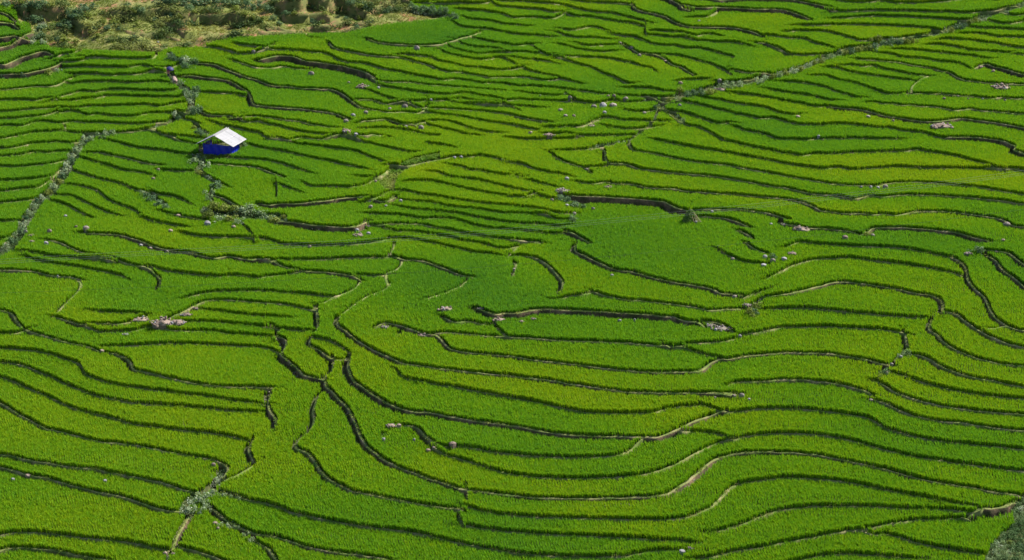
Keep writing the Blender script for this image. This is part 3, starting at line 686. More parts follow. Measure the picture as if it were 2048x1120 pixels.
M['roof'] = plain('white_roof_sheet', (.275, .272, .28), .6, .10, 2); M['tarp'] = plain('blue_tarp', (.006, .014, .30), .38, .3, 3)
M['wood'] = plain('weathered_timber', (.12, .085, .05), .85, .3, 8); M['bamboo'] = plain('dry_bamboo', (.25, .19, .11), .7, .2, 8)
M['skin'] = plain('skin', (.35, .19, .12), .6, .1); M['hair'] = plain('black_hair', (.01, .009, .008), .5, .1)
M['shirt'] = plain('dull_pink_shirt', (.32, .09, .13), .85, .2); M['trousers'] = plain('dark_trousers', (.03, .03, .045), .85, .2)
M['umbrella'] = plain('navy_umbrella', (.018, .016, .09), .6, .15); M['hide'] = plain('pale_pink_hide', (.24, .165, .14), .8, .22, 3)
M['horn'] = plain('dark_horn', (.07, .06, .05), .5, .2); M['cable'] = plain('grey_cable', (.2, .21, .2), .5, .1); M['cable_dark'] = plain('black_cable', (.03, .035, .03), .5, .1)
M['straw'] = leaf_mat('cut_vine_leaf', (.05, .11, .015), (.10, .19, .03), (.24, .29, .10), .3, inst=False); M['metal'] = plain('grey_metal', (.5, .5, .5), .4, .05)

m, t, b, r = soil('far_grass', (.055, .12, .012), (.09, .17, .02), (.13, .18, .04), .05); M['far_grass'] = m
# ------------------------------------------------------------------ terrain sheet
fx, fy = GX.ravel(), GY.ravel(); fz = H.ravel().copy()
sd, k_, i_ = near(fx, fy); gi = OFF[k_]+i_; gtyp = TYP[k_]
low = (gtyp == 0) & (sd > 0) & (sd < .40) & (HU[gi]-HL[gi] > .02)
fz = np.where(low, np.minimum(fz, HL[gi]-.06), fz)
pu, pv, _ = project(fx, fy, fz); hill, grass, dit = zones(pu, pv)
rough = fbm(fx, fy, 2.6, 31, 4)-.5
big = fbm(fx, fy, 7.0, 61, 3)-.5
fz = fz+np.where(hill, .9*rough+.7*big, 0)+np.where(dit, .6*rough-.30, 0)+np.where(grass, .3*rough, 0)
def zone_smooth(a):
    a = a.reshape(NV, NU).astype(float)
    for _ in range(2): a[1:-1, 1:-1] = (a[1:-1, 1:-1]*2+a[:-2, 1:-1]+a[2:, 1:-1]+a[1:-1, :-2]+a[1:-1, 2:])/6
    return a.ravel()
idx = np.arange(NV*NU).reshape(NV, NU)
Q = np.stack([idx[1:, :-1].ravel(), idx[1:, 1:].ravel(), idx[:-1, 1:].ravel(), idx[:-1, :-1].ravel()], 1)
me = mesh_np('terraced_slope', np.stack([fx, fy, fz], 1), Q)
fattr(me, 'zone', zone_smooth(np.maximum(hill*1.0, np.maximum(grass*.25, dit*.12))))
tag(obj('terraced_slope', me, M['terrain']), 'long green valley slope cut into level rice terraces', None, None, 'structure')
FZ = fz.reshape(NV, NU)
# the rest of the valley side, out to the skyline, under and beyond the modelled terraces
X, Y = np.meshgrid(np.linspace(-900, 900, 61), np.linspace(-250, 1500, 61)); Z = plane(X, Y)-1.5+2.5*(fbm(X, Y, 120, 77)-.5)
inside = (np.abs(X) < 110) & (Y > -90) & (Y < 190); Z = np.where(inside, Z-4, Z)
Z = np.where(Y < -120, np.minimum(Z, -30), Z)
i2 = np.arange(61*61).reshape(61, 61)
Q2 = np.stack([i2[:-1, :-1].ravel(), i2[:-1, 1:].ravel(), i2[1:, 1:].ravel(), i2[1:, :-1].ravel()], 1)
ground_low, haze_top = float(Z.min()), float(max(Z.max(), CAM[2])+12)
me = mesh_np('ground', np.stack([X.ravel(), Y.ravel(), Z.ravel()], 1), Q2); fattr(me, 'zone', np.ones(61*61)*.8)
tag(obj('ground', me, M['far_grass']), 'wider valley side around the terraces', None, None, 'structure')

# ------------------------------------------------------------------ earth banks along every terrace edge
def banks(sel, name, m, label):
    V = []; Qs = []; FA = []; base_i = 0
    for k, l in enumerate(lines):
        if l.typ not in sel: continue
        n = len(l.x); g = np.random.default_rng(900+k)
        hu, hl = l.hu, l.hl; d = np.clip(hu-hl, 0, 9); hl = np.minimum(hl, hu)
        wn = lambda a: np.interp(np.arange(n), np.arange(0, n+3, 3), g.normal(0, a, len(np.arange(0, n+3, 3))))
        wig = wn(.035)
        if l.typ == 'n':
            prof = [(.36, -.12+0*d, 0), (.22, .12+0*d, 0), (.08, .25+0*d, 0), (-.08, .25+0*d, 0), (-.18, .16+0*d, 0), (-.34, -.12+0*d, .1), (-.4, -.3+0*d, .1)]
            zc = np.maximum(hu, l.hl)
        elif l.typ == 'h':
            prof = [(.9, -.15+0*d, .0), (.5, .05+0*d, 0), (.15, .05+0*d, .2), (-.1, -.12*d, .8), (-.25, -.5*d, 1), (-.45, -.85*d-.1, 1), (-.8, -d-.35, .6)]
            zc = hu
        else:
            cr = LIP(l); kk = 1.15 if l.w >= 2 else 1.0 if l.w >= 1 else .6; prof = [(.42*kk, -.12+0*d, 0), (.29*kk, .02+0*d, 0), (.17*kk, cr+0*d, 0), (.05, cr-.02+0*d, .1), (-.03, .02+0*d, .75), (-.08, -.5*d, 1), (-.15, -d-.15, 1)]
            zc = hu
        env = np.clip(np.minimum(np.arange(n), np.arange(n)[::-1])/2.5, 0, 1)
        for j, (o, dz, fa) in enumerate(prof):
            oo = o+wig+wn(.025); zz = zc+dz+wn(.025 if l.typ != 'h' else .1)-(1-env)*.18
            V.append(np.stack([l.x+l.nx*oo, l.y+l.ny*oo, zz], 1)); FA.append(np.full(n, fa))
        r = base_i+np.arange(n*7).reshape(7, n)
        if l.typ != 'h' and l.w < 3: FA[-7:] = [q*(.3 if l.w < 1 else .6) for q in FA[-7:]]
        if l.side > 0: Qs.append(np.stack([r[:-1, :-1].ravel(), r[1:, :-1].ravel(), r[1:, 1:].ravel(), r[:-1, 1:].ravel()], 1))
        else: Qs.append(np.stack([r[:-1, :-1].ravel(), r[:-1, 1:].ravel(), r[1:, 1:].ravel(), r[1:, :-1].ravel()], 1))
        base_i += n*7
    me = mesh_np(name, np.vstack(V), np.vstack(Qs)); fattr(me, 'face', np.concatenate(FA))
    tag(obj(name, me, m), label, None, None, 'structure')
banks(('', 'w', 'n'), 'terrace_banks', M['bank'], 'narrow earth banks holding up the terrace edges')
banks(('h',), 'slope_banks', M['bluff'], 'crumbling reddish earth banks on the scrubby slope')

# ------------------------------------------------------------------ scattered plants (geometry nodes on point meshes)
def blades(n, h, lean, wd, seed, segs=2, curl=.5):
    rg = random.Random(seed); v = []; f = []
    for i in range(n):
        a = rg.uniform(0, 6.283); hh = h*rg.uniform(.7, 1.08); ln = lean*rg.uniform(.3, 1.15); r0 = rg.uniform(0, .045)
        d = Vector((math.cos(a), math.sin(a), 0)); s = Vector((-d.y, d.x, 0))*wd*rg.uniform(.7, 1.2); o = d*r0; b0 = len(v)
        tw = rg.uniform(-.6, .6); s = s*math.cos(tw)+d*wd*math.sin(tw)
        m1 = o+d*ln*.28+Vector((0, 0, hh*.62)); tip = o+d*ln+Vector((0, 0, hh*(1-curl*rg.uniform(.0, .3))))
        v += [o-s*.6, o+s*.6, m1+s, m1-s, tip]; f += [(b0, b0+1, b0+2, b0+3), (b0+3, b0+2, b0+4)]
    return v, f
def leafclump(n, r, h, size, seed):
    rg = random.Random(seed); v = []; f = []
    for i in range(n):
        a = rg.uniform(0, 6.283); q = r*math.sqrt(rg.random()); c = Vector((q*math.cos(a), q*math.sin(a), h*rg.random()**.7*(1-.4*q/r)))
        nrm = Vector((rg.gauss(0, .6), rg.gauss(0, .6), 1)).normalized(); e = nrm.orthogonal().normalized()
        e.rotate(Matrix.Rotation(rg.uniform(0, 6.28), 3, nrm)); g = nrm.cross(e); s = size*rg.uniform(.6, 1.3); b0 = len(v)
        v += [c-e*s, c+g*s*.45, c+e*s, c-g*s*.45]; f += [(b0, b0+1, b0+2, b0+3)]
    return v, f
def proto(name, vf, m):
    o = bpy.data.objects.new(name, mesh(name, *vf)); o.data.materials.append(m); return o
def scatter(name, P, rz, sc, vi, tone, protos, label, cat='crop'):
    me = bpy.data.meshes.new(name); me.vertices.add(len(P)); me.vertices.foreach_set('co', np.asarray(P, np.float32).ravel())
    fattr(me, 'rz', rz.astype(np.float32)); fattr(me, 'sc', sc.astype(np.float32)); fattr(me, 'tone', tone.astype(np.float32)); fattr(me, 'vi', vi.astype(np.int32), 'INT')
    o = obj(name, me); g = bpy.data.node_groups.new(name, 'GeometryNodeTree')
    g.interface.new_socket('Geometry', in_out='INPUT', socket_type='NodeSocketGeometry'); g.interface.new_socket('Geometry', in_out='OUTPUT', socket_type='NodeSocketGeometry')
    A = lambda t: g.nodes.new(t); gi_, go = A('NodeGroupInput'), A('NodeGroupOutput'); ip = A('GeometryNodeInstanceOnPoints'); jn = A('GeometryNodeJoinGeometry')
    for p in reversed(protos):
        oi = A('GeometryNodeObjectInfo'); oi.inputs['Object'].default_value = p; oi.inputs['As Instance'].default_value = True
        g.links.new(oi.outputs['Geometry'], jn.inputs[0])
    def na(nm, typ):
        n = A('GeometryNodeInputNamedAttribute'); n.data_type = typ; n.inputs[0].default_value = nm; return n.outputs[0]
    cx = A('ShaderNodeCombineXYZ'); g.links.new(na('rz', 'FLOAT'), cx.inputs[2])
    ip.inputs['Pick Instance'].default_value = True
    g.links.new(gi_.outputs[0], ip.inputs['Points']); g.links.new(jn.outputs[0], ip.inputs['Instance']); g.links.new(na('vi', 'INT'), ip.inputs['Instance Index'])
    g.links.new(cx.outputs[0], ip.inputs['Rotation']); g.links.new(na('sc', 'FLOAT'), ip.inputs['Scale']); g.links.new(ip.outputs[0], go.inputs[0])
    md = o.modifiers.new('scatter', 'NODES'); md.node_group = g
    tag(o, label, cat, None, 'stuff'); return o

# rice: one hill of shoots at every planting spot on every paddy
x0, x1 = GX.min(), GX.max(); y0, y1 = GY.min(), GY.max()
ax = np.arange(x0, x1, .25); ay = np.arange(y0, y1, .20); RX, RY = np.meshgrid(ax, ay); RX, RY = RX.ravel(), RY.ravel()
u, v = to_uv(RX, RY); keep = (u > -130) & (u < 2175) & (v > -190) & (v < 1235)
RX, RY = RX[keep], RY[keep]
RX = RX+.35*np.sin(RY*.9+RX*.13)+.2*np.sin(RY*.31); RY = RY+.3*np.sin(RX*.6)       # rows follow the hand, not a ruler
RX = RX+RNG.normal(0, .020, len(RX)); RY = RY+RNG.normal(0, .035, len(RY))
EX = []; EY = []                                     # the outermost row stands closer, right at the lip of each terrace
for l in lines:
    if l.typ not in ('', 'w'): continue
    n = len(l.x); L = np.r_[0, np.cumsum(np.hypot(np.diff(l.x), np.diff(l.y)))]; m = int(L[-1]*15); q = RNG.uniform(0, L[-1], m); f = lambda a: np.interp(q, L, a)
    o_ = f(l.set)+.03+RNG.uniform(0, .30, m); EX.append(f(l.x)+f(l.nx)*o_); EY.append(f(l.y)+f(l.ny)*o_)
RX = np.concatenate([RX]+EX); RY = np.concatenate([RY]+EY)
sd, k_, i_ = near(RX, RY); gi = OFF[k_]+i_; tp = TYP[k_]
rz_ = sample(H, RX, RY, False)
nearu = (sd > 0) & (sd < 1.0); nearl = (sd <= 0) & (sd > -1.0)
rz_ = np.where((tp == 0) & nearu & (sd < .9), HU[gi], np.where((tp == 0) & nearl & (sd > -.9), np.minimum(HL[gi], HU[gi]), rz_))
edge = np.where(tp == 0, np.where(sd > 0, SET[gi], GAP[gi]), np.where(tp == 1, .27, 0))
ok = np.abs(sd) > edge+RNG.normal(0, .02, len(sd))
pu, pv, _ = project(RX, RY, rz_); hill, grass, dit = zones(pu, pv)
ok &= ~(hill | grass | dit) & (RNG.random(len(RX)) > .03) & (rz_ > -50)
for (bu, bv, br) in [(798, 672, 7), (705, 525, 4), (766, 873, 6), (826, 875, 5), (745, 868, 3)]:
    ok &= np.hypot(pu-bu, (pv-bv)*1.6) > br
TONES = [(840, 70, 110, 32, .28), (960, 100, 110, 28, .22), (170, 190, 200, 95, .20), (60, 90, 90, 60, .18), (70, 370, 90, 100, .14), (560, 155, 70, 20, .10), (600, 210, 110, 26, .16), (850, 570, 190, 60, .24), (970, 550, 60, 30, .12), (1330, 500, 190, 75, .15), (1780, 520, 150, 60, .10), (680, 165, 60, 20, .05), (440, 140, 120, 40, .10), (1950, 300, 250, 70, -.22), (1750, 390, 260, 60, -.12), (1850, 720, 200, 80, -.14), (1150, 60, 170, 45, -.15), (1580, 125, 70, 22, -.30), (830, 345, 60, 18, -.4), (480, 370, 70, 45, -.15), (760, 650, 60, 90, -.16), (700, 760, 80, 80, -.12), (1250, 790, 330, 70, -.10), (500, 900, 60, 90, -.08), (180, 860, 200, 60, .04), (600, 1010, 160, 60, .05), (1700, 640, 160, 60, .06), (1750, 180, 120, 30, .08), (300, 470, 120, 30, -.08)]
def tone_at(pu, pv, x, y):
    t = .47+.22*(fbm(x, y, 7.0, 41, 3)-.5)+.12*(fbm(x, y, 28.0, 43, 2)-.5)
    for (a, b, ru, rv, k) in TONES: t = t+.65*k*np.exp(-((pu-a)/ru)**4-((pv-b)/rv)**4)
    return t
RX, RY, rz_, pu, pv, sd, tp = RX[ok], RY[ok], rz_[ok], pu[ok], pv[ok], sd[ok], tp[ok]
tone = np.clip(tone_at(pu, pv, RX, RY)+.46*(vnoise(rz_*1.0+4*fbm(RX, RY, 45.0, 47, 1), RX*.02, .8, 49)-.5)+RNG.normal(0, .11, len(RX)), 0, 1)
sc = (.96+.22*(fbm(RX, RY, 3.0, 51, 2)-.5)*2*.5)*RNG.normal(1, .075, len(RX))*np.where((sd > 0) & (tp == 0), .84+.16*np.clip((sd-.05)/1.1, 0, 1)**.7, 1)
pr = [proto('rice_hill', blades(20, .74, .19, .018, 300+i), M['rice']) for i in range(5)]
scatter('rice_crop', np.stack([RX, RY, rz_-.02], 1), RNG.uniform(0, 6.28, len(RX)), sc, RNG.integers(0, 5, len(RX)), tone, pr, 'bright green rice standing thick on all the terraces')
print('rice hills', len(RX))
# short grass along the banks
BX = []; BY = []; BZ = []
for l in lines:
    if l.typ == 'h': continue
    n = len(l.x); L = np.r_[0, np.cumsum(np.hypot(np.diff(l.x), np.diff(l.y)))]; m = int(L[-1]*9)
    s = RNG.uniform(0, L[-1], m); o = RNG.uniform(-.04, .28, m) if l.typ != 'n' else RNG.uniform(-.25, .25, m)
    f = lambda a: np.interp(s, L, a)
    BX.append(f(l.x)+f(l.nx)*o); BY.append(f(l.y)+f(l.ny)*o); BZ.append(np.maximum(f(l.hu), f(l.hl))+.1-(o < .03)*.12)
BX, BY, BZ = map(np.concatenate, (BX, BY, BZ)); k = fbm(BX, BY, 3.5, 91, 2) > .45
BX, BY, BZ = BX[k], BY[k], BZ[k]
pr = [proto('grass_tuft', blades(9, .17, .12, .012, 400+i), M['bundgrass']) for i in range(3)]
scatter('bank_grass', np.stack([BX, BY, BZ-.02], 1), RNG.uniform(0, 6.28, len(BX)), RNG.uniform(.5, 1.25, len(BX)), RNG.integers(0, 3, len(BX)), np.clip(fbm(BX, BY, 4, 95, 2)*1.6-.3, 0, 1), pr, 'thin short grass growing on the terrace banks', 'grass')
# pasture on the scrubby slope, weeds in the ditches and on the corner bank
def area_points(dens, cond):
    n = int(dens*(x1-x0)*(y1-y0)*.5); x = RNG.uniform(x0, x1, n); y = RNG.uniform(y0, y1, n)
    u, v = to_uv(x, y); k = (u > -150) & (u < 2190) & (v > -300) & (v < 1240); x, y = x[k], y[k]
    z = sample(FZ, x, y, True); pu, pv, _ = project(x, y, z); k = cond(pu, pv, x, y); return x[k], y[k], z[k]
x, y, z = area_points(34, lambda pu, pv, x, y: zones(pu, pv)[0] & (fbm(x, y, 3.0, 71, 3) > .36))
pr = [proto('pasture_tuft', blades(10, .16, .17, .02, 500+i), M['pasture']) for i in range(3)]
scatter('pasture_grass', np.stack([x, y, z-.02], 1), RNG.uniform(0, 6.28, len(x)), RNG.uniform(.5, 1.3, len(x)), RNG.integers(0, 3, len(x)), np.clip(fbm(x, y, 5, 75, 3)*1.8-.4, 0, 1), pr, 'short yellowish grass grazed low on the scrubby slope', 'grass')
HLN = np.concatenate([np.stack([l.x, l.y], 1) for l in lines if l.typ == 'h']); hk = kdtree.KDTree(len(HLN))
for i, p in enumerate(HLN): hk.insert((p[0], p[1], 0), i)
hk.balance()
x, y, z = area_points(8, lambda pu, pv, x, y: zones(pu, pv)[0])
hd = np.array([hk.find((a, b, 0))[2] for a, b in zip(x, y)]); pu, pv, _ = project(x, y, z)
k = (fbm(x, y, 3.5, 81, 3)+.42*np.exp(-(hd/1.5)**2)+.16*(pv < 26)*(pu > 300)+.10*(pu < 230)*(pu > 95)-.10*((pv > 62) & (pu > 160)) > .79); x, y, z = x[k], y[k], z[k]
pr = [proto('scrub_clump', leafclump(42, .50, .80, .125, 640+i), M['scrub']) for i in range(4)]
scatter('scrub', np.stack([x, y, z-.05], 1), RNG.uniform(0, 6.28, len(x)), RNG.uniform(.5, 1.5, len(x)), RNG.integers(0, 4, len(x)), np.clip(fbm(x, y, 3.2, 85, 3)*2.2-.6, 0, 1), pr, 'low dark and olive scrub matting the banks of the slope', 'scrub')
x, y, z = area_points(46, lambda pu, pv, x, y: (zones(pu, pv)[2] | inpoly(pu, pv, CORNER)) & (fbm(x, y, 1.6, 171, 2) > .34))
pr = [proto('weed_clump', leafclump(34, .24, .55, .06, 600+i), M['weed']) for i in range(3)]+[proto('weed_tuft', blades(10, .38, .25, .018, 620), M['weed'])]
scatter('ditch_weeds', np.stack([x, y, z-.03], 1), RNG.uniform(0, 6.28, len(x)), RNG.uniform(.5, 1.25, len(x)), RNG.integers(0, 4, len(x)), np.clip(fbm(x, y, 2.0, 175, 3)*2.2-.45+.45*(y < -40)*(x > 30)+RNG.normal(0, .22, len(x)), 0, 1), pr, 'pale weeds and herbs filling the ditches between the paddies', 'weeds')

x, y, z = area_points(60, lambda pu, pv, x, y: inpoly(pu, pv, PATHG) | inpoly(pu, pv, HUTP) & (pv > 307))
scatter('path_grass', np.stack([x, y, z-.02], 1), RNG.uniform(0, 6.28, len(x)), RNG.uniform(.8, 2.2, len(x)), RNG.integers(0, 2, len(x)), np.clip(fbm(x, y, 2.5, 195, 3)*1.6-.25, 0, 1), [proto('path_tuft', blades(12, .18, .12, .016, 460+i), M['bundgrass']) for i in range(2)], 'soft light green grass on the trodden path between paddies', 'grass')

BX = []; BY = []; BZ = []
for l in lines:
    if l.w < 4 or l.typ == 'h': continue
    n = len(l.x); L = np.r_[0, np.cumsum(np.hypot(np.diff(l.x), np.diff(l.y)))]; m = int(L[-1]*5); q = RNG.uniform(0, L[-1], m); o_ = RNG.uniform(-.5, .04, m); f = lambda a: np.interp(q, L, a)
    BX.append(f(l.x)+f(l.nx)*o_); BY.append(f(l.y)+f(l.ny)*o_); BZ.append(f(l.hl)+np.clip(f(l.hu)-f(l.hl), 0, 3)*np.clip(.9+o_*3.2, 0, 1)*RNG.uniform(.2, 1, m))
BX, BY, BZ = map(np.concatenate, (BX, BY, BZ)); k = fbm(BX, BY, 3.0, 191, 2) > .52; BX, BY, BZ = BX[k], BY[k], BZ[k]
def chip(seed):
    rg = random.Random(seed); bm = bmesh.new(); bmesh.ops.create_icosphere(bm, subdivisions=1, radius=.13)
    for q in bm.verts: q.co = Vector((q.co.x*rg.uniform(.7, 1.3), q.co.y*rg.uniform(.6, 1.1), q.co.z*rg.uniform(.5, .9)))
    bm.verts.index_update(); r = [tuple(q.co) for q in bm.verts], [tuple(z.index for z in f.verts) for f in bm.faces]; bm.free(); return r
scatter('rubble', np.stack([BX, BY, BZ], 1), RNG.uniform(0, 6.28, len(BX)), RNG.uniform(.4, 1.3, len(BX)), RNG.integers(0, 4, len(BX)), RNG.random(len(BX)), [proto('rubble_stone', chip(800+i), M['stone' if i % 2 else 'stone_tan']) for i in range(4)], 'loose grey and tan rubble along the feet of the earth walls', 'rubble')
# ------------------------------------------------------------------ labels that single things out
ORD = ['first ', 'second ', 'third ', 'fourth ', 'fifth ', 'sixth ', 'seventh ', 'eighth ', 'ninth ', 'tenth ', 'eleventh ', 'twelfth ', 'thirteenth ', 'fourteenth ', 'fifteenth ', 'sixteenth ']
# ------------------------------------------------------------------ stones
def stone_mesh(seed, sub=2, flat=.7, deep=False):
    bm = bmesh.new(); bmesh.ops.create_icosphere(bm, subdivisions=sub, radius=.5); rg = random.Random(seed)
    pl = [(Vector((rg.gauss(0, 1), rg.gauss(0, 1), rg.gauss(0, 1))).normalized(), rg.uniform(.30, .46)) for _ in range(9)]
    for vv in bm.verts:
        for n, d in pl:                                   # planes cleave the ball into facets
            q = vv.co.dot(n)
            if q > d: vv.co -= n*(q-d)*.9
        vv.co += Vector((rg.gauss(0, .012), rg.gauss(0, .012), rg.gauss(0, .012))); vv.co.z *= flat
        if deep and vv.co.z < 0: vv.co.z *= 6
    me = bpy.data.meshes.new('stone'); bm.to_mesh(me); bm.free(); return me
SM = {k: [stone_mesh(40+i, 2, .62+.05*i) for i in range(5)] for k in ('stone', 'stone_tan', 'stone_white')}
SD = {k: [stone_mesh(40+i, 2, .62+.05*i, True) for i in range(5)] for k in SM}       # boulders bedded deep in the paddy floor
for k in SD:
    for me in SD[k]: me.materials.append(M[k])
for k in SM:
    for me in SM[k]: me.materials.append(M[k])
STONES = '''on the bank right of the far pasture slope: t 337 59 7;w 316 84 6;g 507 102 9;w 136 11 4
by the wall of the hut side terraces: w 123 139 4
along the wall below the dark green paddy: g 834 95 15;w 757 174 6;w 862 198 5;g 697 164 7;g 622 146 14
at the corner below the tall brown wall: T 725 170 24
below the stepped walls right of the hut: g 809 212 14;g 779 216 8;w 706 229 10;g 692 241 12;T 692 258 18;w 812 252 8;g 842 253 12;w 712 267 9;g 732 224 11
in the overgrown gully at the picture's upper middle: g 1140 194 10;g 1188 212 13;w 1205 210 17;g 1226 209 16;w 1209 224 9;t 1216 191 7;t 1228 190 8;g 1251 196 12
below the overgrown gully: g 1131 230 9;t 1147 231 8;g 1121 219 11;T 1183 249 14;T 1099 267 20;t 1061 264 9;g 1289 225 9
along the winding wall at upper right: g 1263 95 11;g 1240 85 8;g 1278 109 9;t 1331 121 8;w 1398 41 6;t 1361 165 10;w 1359 209 8;g 1439 159 9
beside the top right ditch: T 1440 176 20;w 1645 120 8;w 1081 190 3
along the long walls at the upper right edge: T 1961 131 13;t 1986 141 9;T 2002 171 32;t 1596 232 9;g 1736 232 9;T 1882 249 40;g 1916 192 5;g 1936 197 5;w 1965 197 5;g 2010 200 6;t 1786 240 6;w 1637 271 7;t 1888 196 7
beside the blue tarpaulin wall: t 400 301 9
on the little terraces below the hut: t 316 338 8;t 306 356 9;t 356 430 10;w 415 446 16;t 467 452 10
beside the left ditch end: g 172 455 15;t 152 452 7;t 99 461 11;w 131 431 8;t 341 460 10;w 92 485 11;T 62 468 10;T 64 480 9;t 10 487 12;t 12 499 10;g 52 462 9
along the wall running right from the left ditch: g 301 495 8;w 282 489 8;g 334 502 8;w 115 551 4
by the grassy path at the picture's middle: t 751 361 7;w 909 314 8;w 922 313 8;g 741 412 10;w 772 411 7;w 801 400 8;t 739 402 8;g 1006 318 8
at the right end of the walled paddy: w 713 459 11;T 717 467 20;w 737 466 10;G 737 450 11;t 619 492 9
above the vine heap's wide dark paddy: w 1134 356 10;G 1125 378 26;g 1173 338 8;T 1216 371 14;t 1104 399 9;g 1148 426 9;w 1134 409 8;g 1186 416 8
around the big dark paddy with the vine heap: t 1438 492 9;g 1465 517 10;w 1529 512 12;w 1527 529 12;w 1224 550 8;g 1028 537 6;w 1424 422 7;w 1392 443 6
along the terrace walls right of the vine heap: w 1722 373 6;w 1741 373 8;w 1756 374 7;g 1770 372 12;G 1568 447 12;T 1604 454 32;t 1690 474 13;g 1745 469 10;g 2013 447 16;T 1585 504 18;g 1545 519 12;w 1568 516 12;G 1936 504 17;t 2006 479 9;w 1542 447 6;T 1993 501 8
on the curved left bank below the cables: T 325 640 44;T 285 636 30;T 355 641 30;T 372 626 20;T 390 614 12;t 204 700 9;W 252 666 13
on the terraces around the narrow pale paddy: T 892 614 26;G 962 614 13;T 998 636 22;T 847 667 18;G 768 651 18
under the long brown wall right of centre: T 1066 635 11;T 1043 640 10;w 1239 640 8;w 1269 638 5;g 1469 592 10
where the long brown wall meets the bushy corner: G 1494 607 18;G 1440 653 30;T 1461 653 12;G 1422 648 20;w 1480 671 8
at the notch in the right hand terraces: g 1483 789 12;g 1468 790 8;w 1498 797 6;g 1430 794 6
along the stepped drain at the lower right: t 1772 744 9;w 1801 712 8;g 1742 799 10;g 1783 727 8
in the lower left paddies: t 427 928 10;t 56 950 12;w 26 957 8;w 210 960 8;t 427 959 8
beside the weedy patch at the lower left: t 430 1045 11;t 436 1055 7;t 330 1105 10;T 345 1104 9
in the paddy left of the pink boulder: T 782 848 20;t 798 850 11;w 767 877 8;w 828 878 6;t 856 899 10;g 867 894 7
alone on the terrace lip below the middle: t 905 887 17
at the grassy lower right terrace corner: w 1364 1101 13;T 1382 1093 11'''
KIND = {'g': ('stone', 'grey'), 't': ('stone_tan', 'tan'), 'w': ('stone_white', 'pale')}
for ln in STONES.strip().split('\n'):
    place, rest = ln.split(':'); items = []
    for it_ in rest.split(';'):
        p = it_.split(); items.append((float(p[1]), float(p[2]), float(p[3]), p[0]))
    items.sort()
    cnt = {}; tally = {}
    for it_ in items: cnt[it_[3]] = cnt.get(it_[3], 0)+1
    for (pu_, pv_, wpx, kd_) in items:
        (g, gz), s, rg = seen(pu_, pv_+wpx*.1), wpx*px_m(pv_)*(1.25 if kd_ in 'GTW' else 1.02), random.Random(int(pu_*7+pv_))
        tally[kd_] = tally.get(kd_, 0)+1; mt, cn = KIND[kd_.lower()]
        pos = '' if cnt[kd_] == 1 else ORD[tally[kd_]-1]; fl = '' if cnt[kd_] == 1 else ' from left'
        if kd_ in 'GTW':
            root = empty('stone_heap', (g.x, g.y, g.z-.1), rg.uniform(-.3, .3))
            for i in range(int(8+s*7)):
                q = math.sqrt(rg.random()); a = rg.uniform(0, 6.28); e = s*rg.uniform(.12, .27)*(1.15-.4*min(s, 1.6)/1.6)
                c = obj('stone', SM[rg.choice((mt, mt, mt, 'stone_tan', 'stone_white'))][rg.randrange(5)], None, root); c.scale = (e, e*.9, e)
                c.location = (q*math.cos(a)*s*.5, q*math.sin(a)*s*.34, .26*s*(1-q)*rg.uniform(.2, 1)+.02); c.rotation_euler = (rg.uniform(-1, 1), rg.uniform(-1, 1), rg.uniform(0, 6))
            if g.z-gz > .15:                              # the heap's buried foot, down to the paddy floor
                c = obj('stone', SD[mt][rg.randrange(5)], None, root); c.scale = (s*.85, s*.6, s*.4)
            tag(root, f'{pos}{cn} stone heap{fl}, {place}', 'stone heap', 'stone heaps on the terraces')
        else:
            dz = max(0, g.z-gz); o = obj('boulder', (SD if dz > .12 else SM)[mt][rg.randrange(5)]); o.scale = (s, s*.8, s*rg.uniform(.75, 1)); o.rotation_euler = (rg.uniform(-.1, .1), rg.uniform(-.1, .1), rg.uniform(-.6, .6))
            o.location = g+Vector((0, 0, s*.05)); size = 'large ' if wpx > 13 else ('small ' if wpx < 7.5 else '')
            tag(o, f'{pos}{size if not pos else ""}{cn} stone{fl}, {place}', 'stone', 'stones lying about the terraces')
# ------------------------------------------------------------------ shrubs
def shrub_mesh(seed, mt, n=420):
    rg = random.Random(seed); v = []; f = []
    lobes = [(Vector((rg.gauss(0, .24), rg.gauss(0, .24), rg.uniform(.22, .62))), rg.uniform(.16, .32)) for _ in range(8)]
    for i in range(n):
        c, r = rg.choice(lobes); d = Vector((rg.gauss(0, 1), rg.gauss(0, 1), rg.gauss(.25, 1))).normalized(); p = c+d*r*rg.uniform(.45, 1.12)
        if p.z < .02: p.z = rg.uniform(.02, .15)
        nrm = (d+Vector((rg.gauss(0, .5), rg.gauss(0, .5), rg.gauss(.3, .5)))).normalized(); e = nrm.orthogonal().normalized(); e.rotate(Matrix.Rotation(rg.uniform(0, 6.28), 3, nrm)); g = nrm.cross(e)
        s = rg.uniform(.035, .075); b0 = len(v); v += [p-e*s*1.3, p+g*s*.6, p+e*s*1.3, p-g*s*.6]; f += [(b0, b0+1, b0+2, b0+3)]
    me = mesh('foliage', v, f); me.materials.append(M[mt]); return me
def stem_mesh(seed):
    rg = random.Random(seed); bm = bmesh.new()
    for i in range(5):
        a = rg.uniform(0, 6.28); L = rg.uniform(.3, .55); d = Vector((math.cos(a)*.5, math.sin(a)*.5, 1)).normalized(); q = d.to_track_quat('Z', 'Y').to_matrix().to_4x4()
        bmesh.ops.create_cone(bm, cap_ends=True, segments=5, radius1=.022, radius2=.008, depth=L, matrix=q @ Matrix.Translation((0, 0, L/2)))
    me = bpy.data.meshes.new('stem'); bm.to_mesh(me); bm.free(); me.materials.append(M['wood']); return me
SH = {'d': [shrub_mesh(700+i, 'shrub_dark') for i in range(3)], 'o': [shrub_mesh(720+i, 'shrub_olive') for i in range(3)], 'p': [shrub_mesh(740+i, 'shrub_pale', 340) for i in range(3)]}
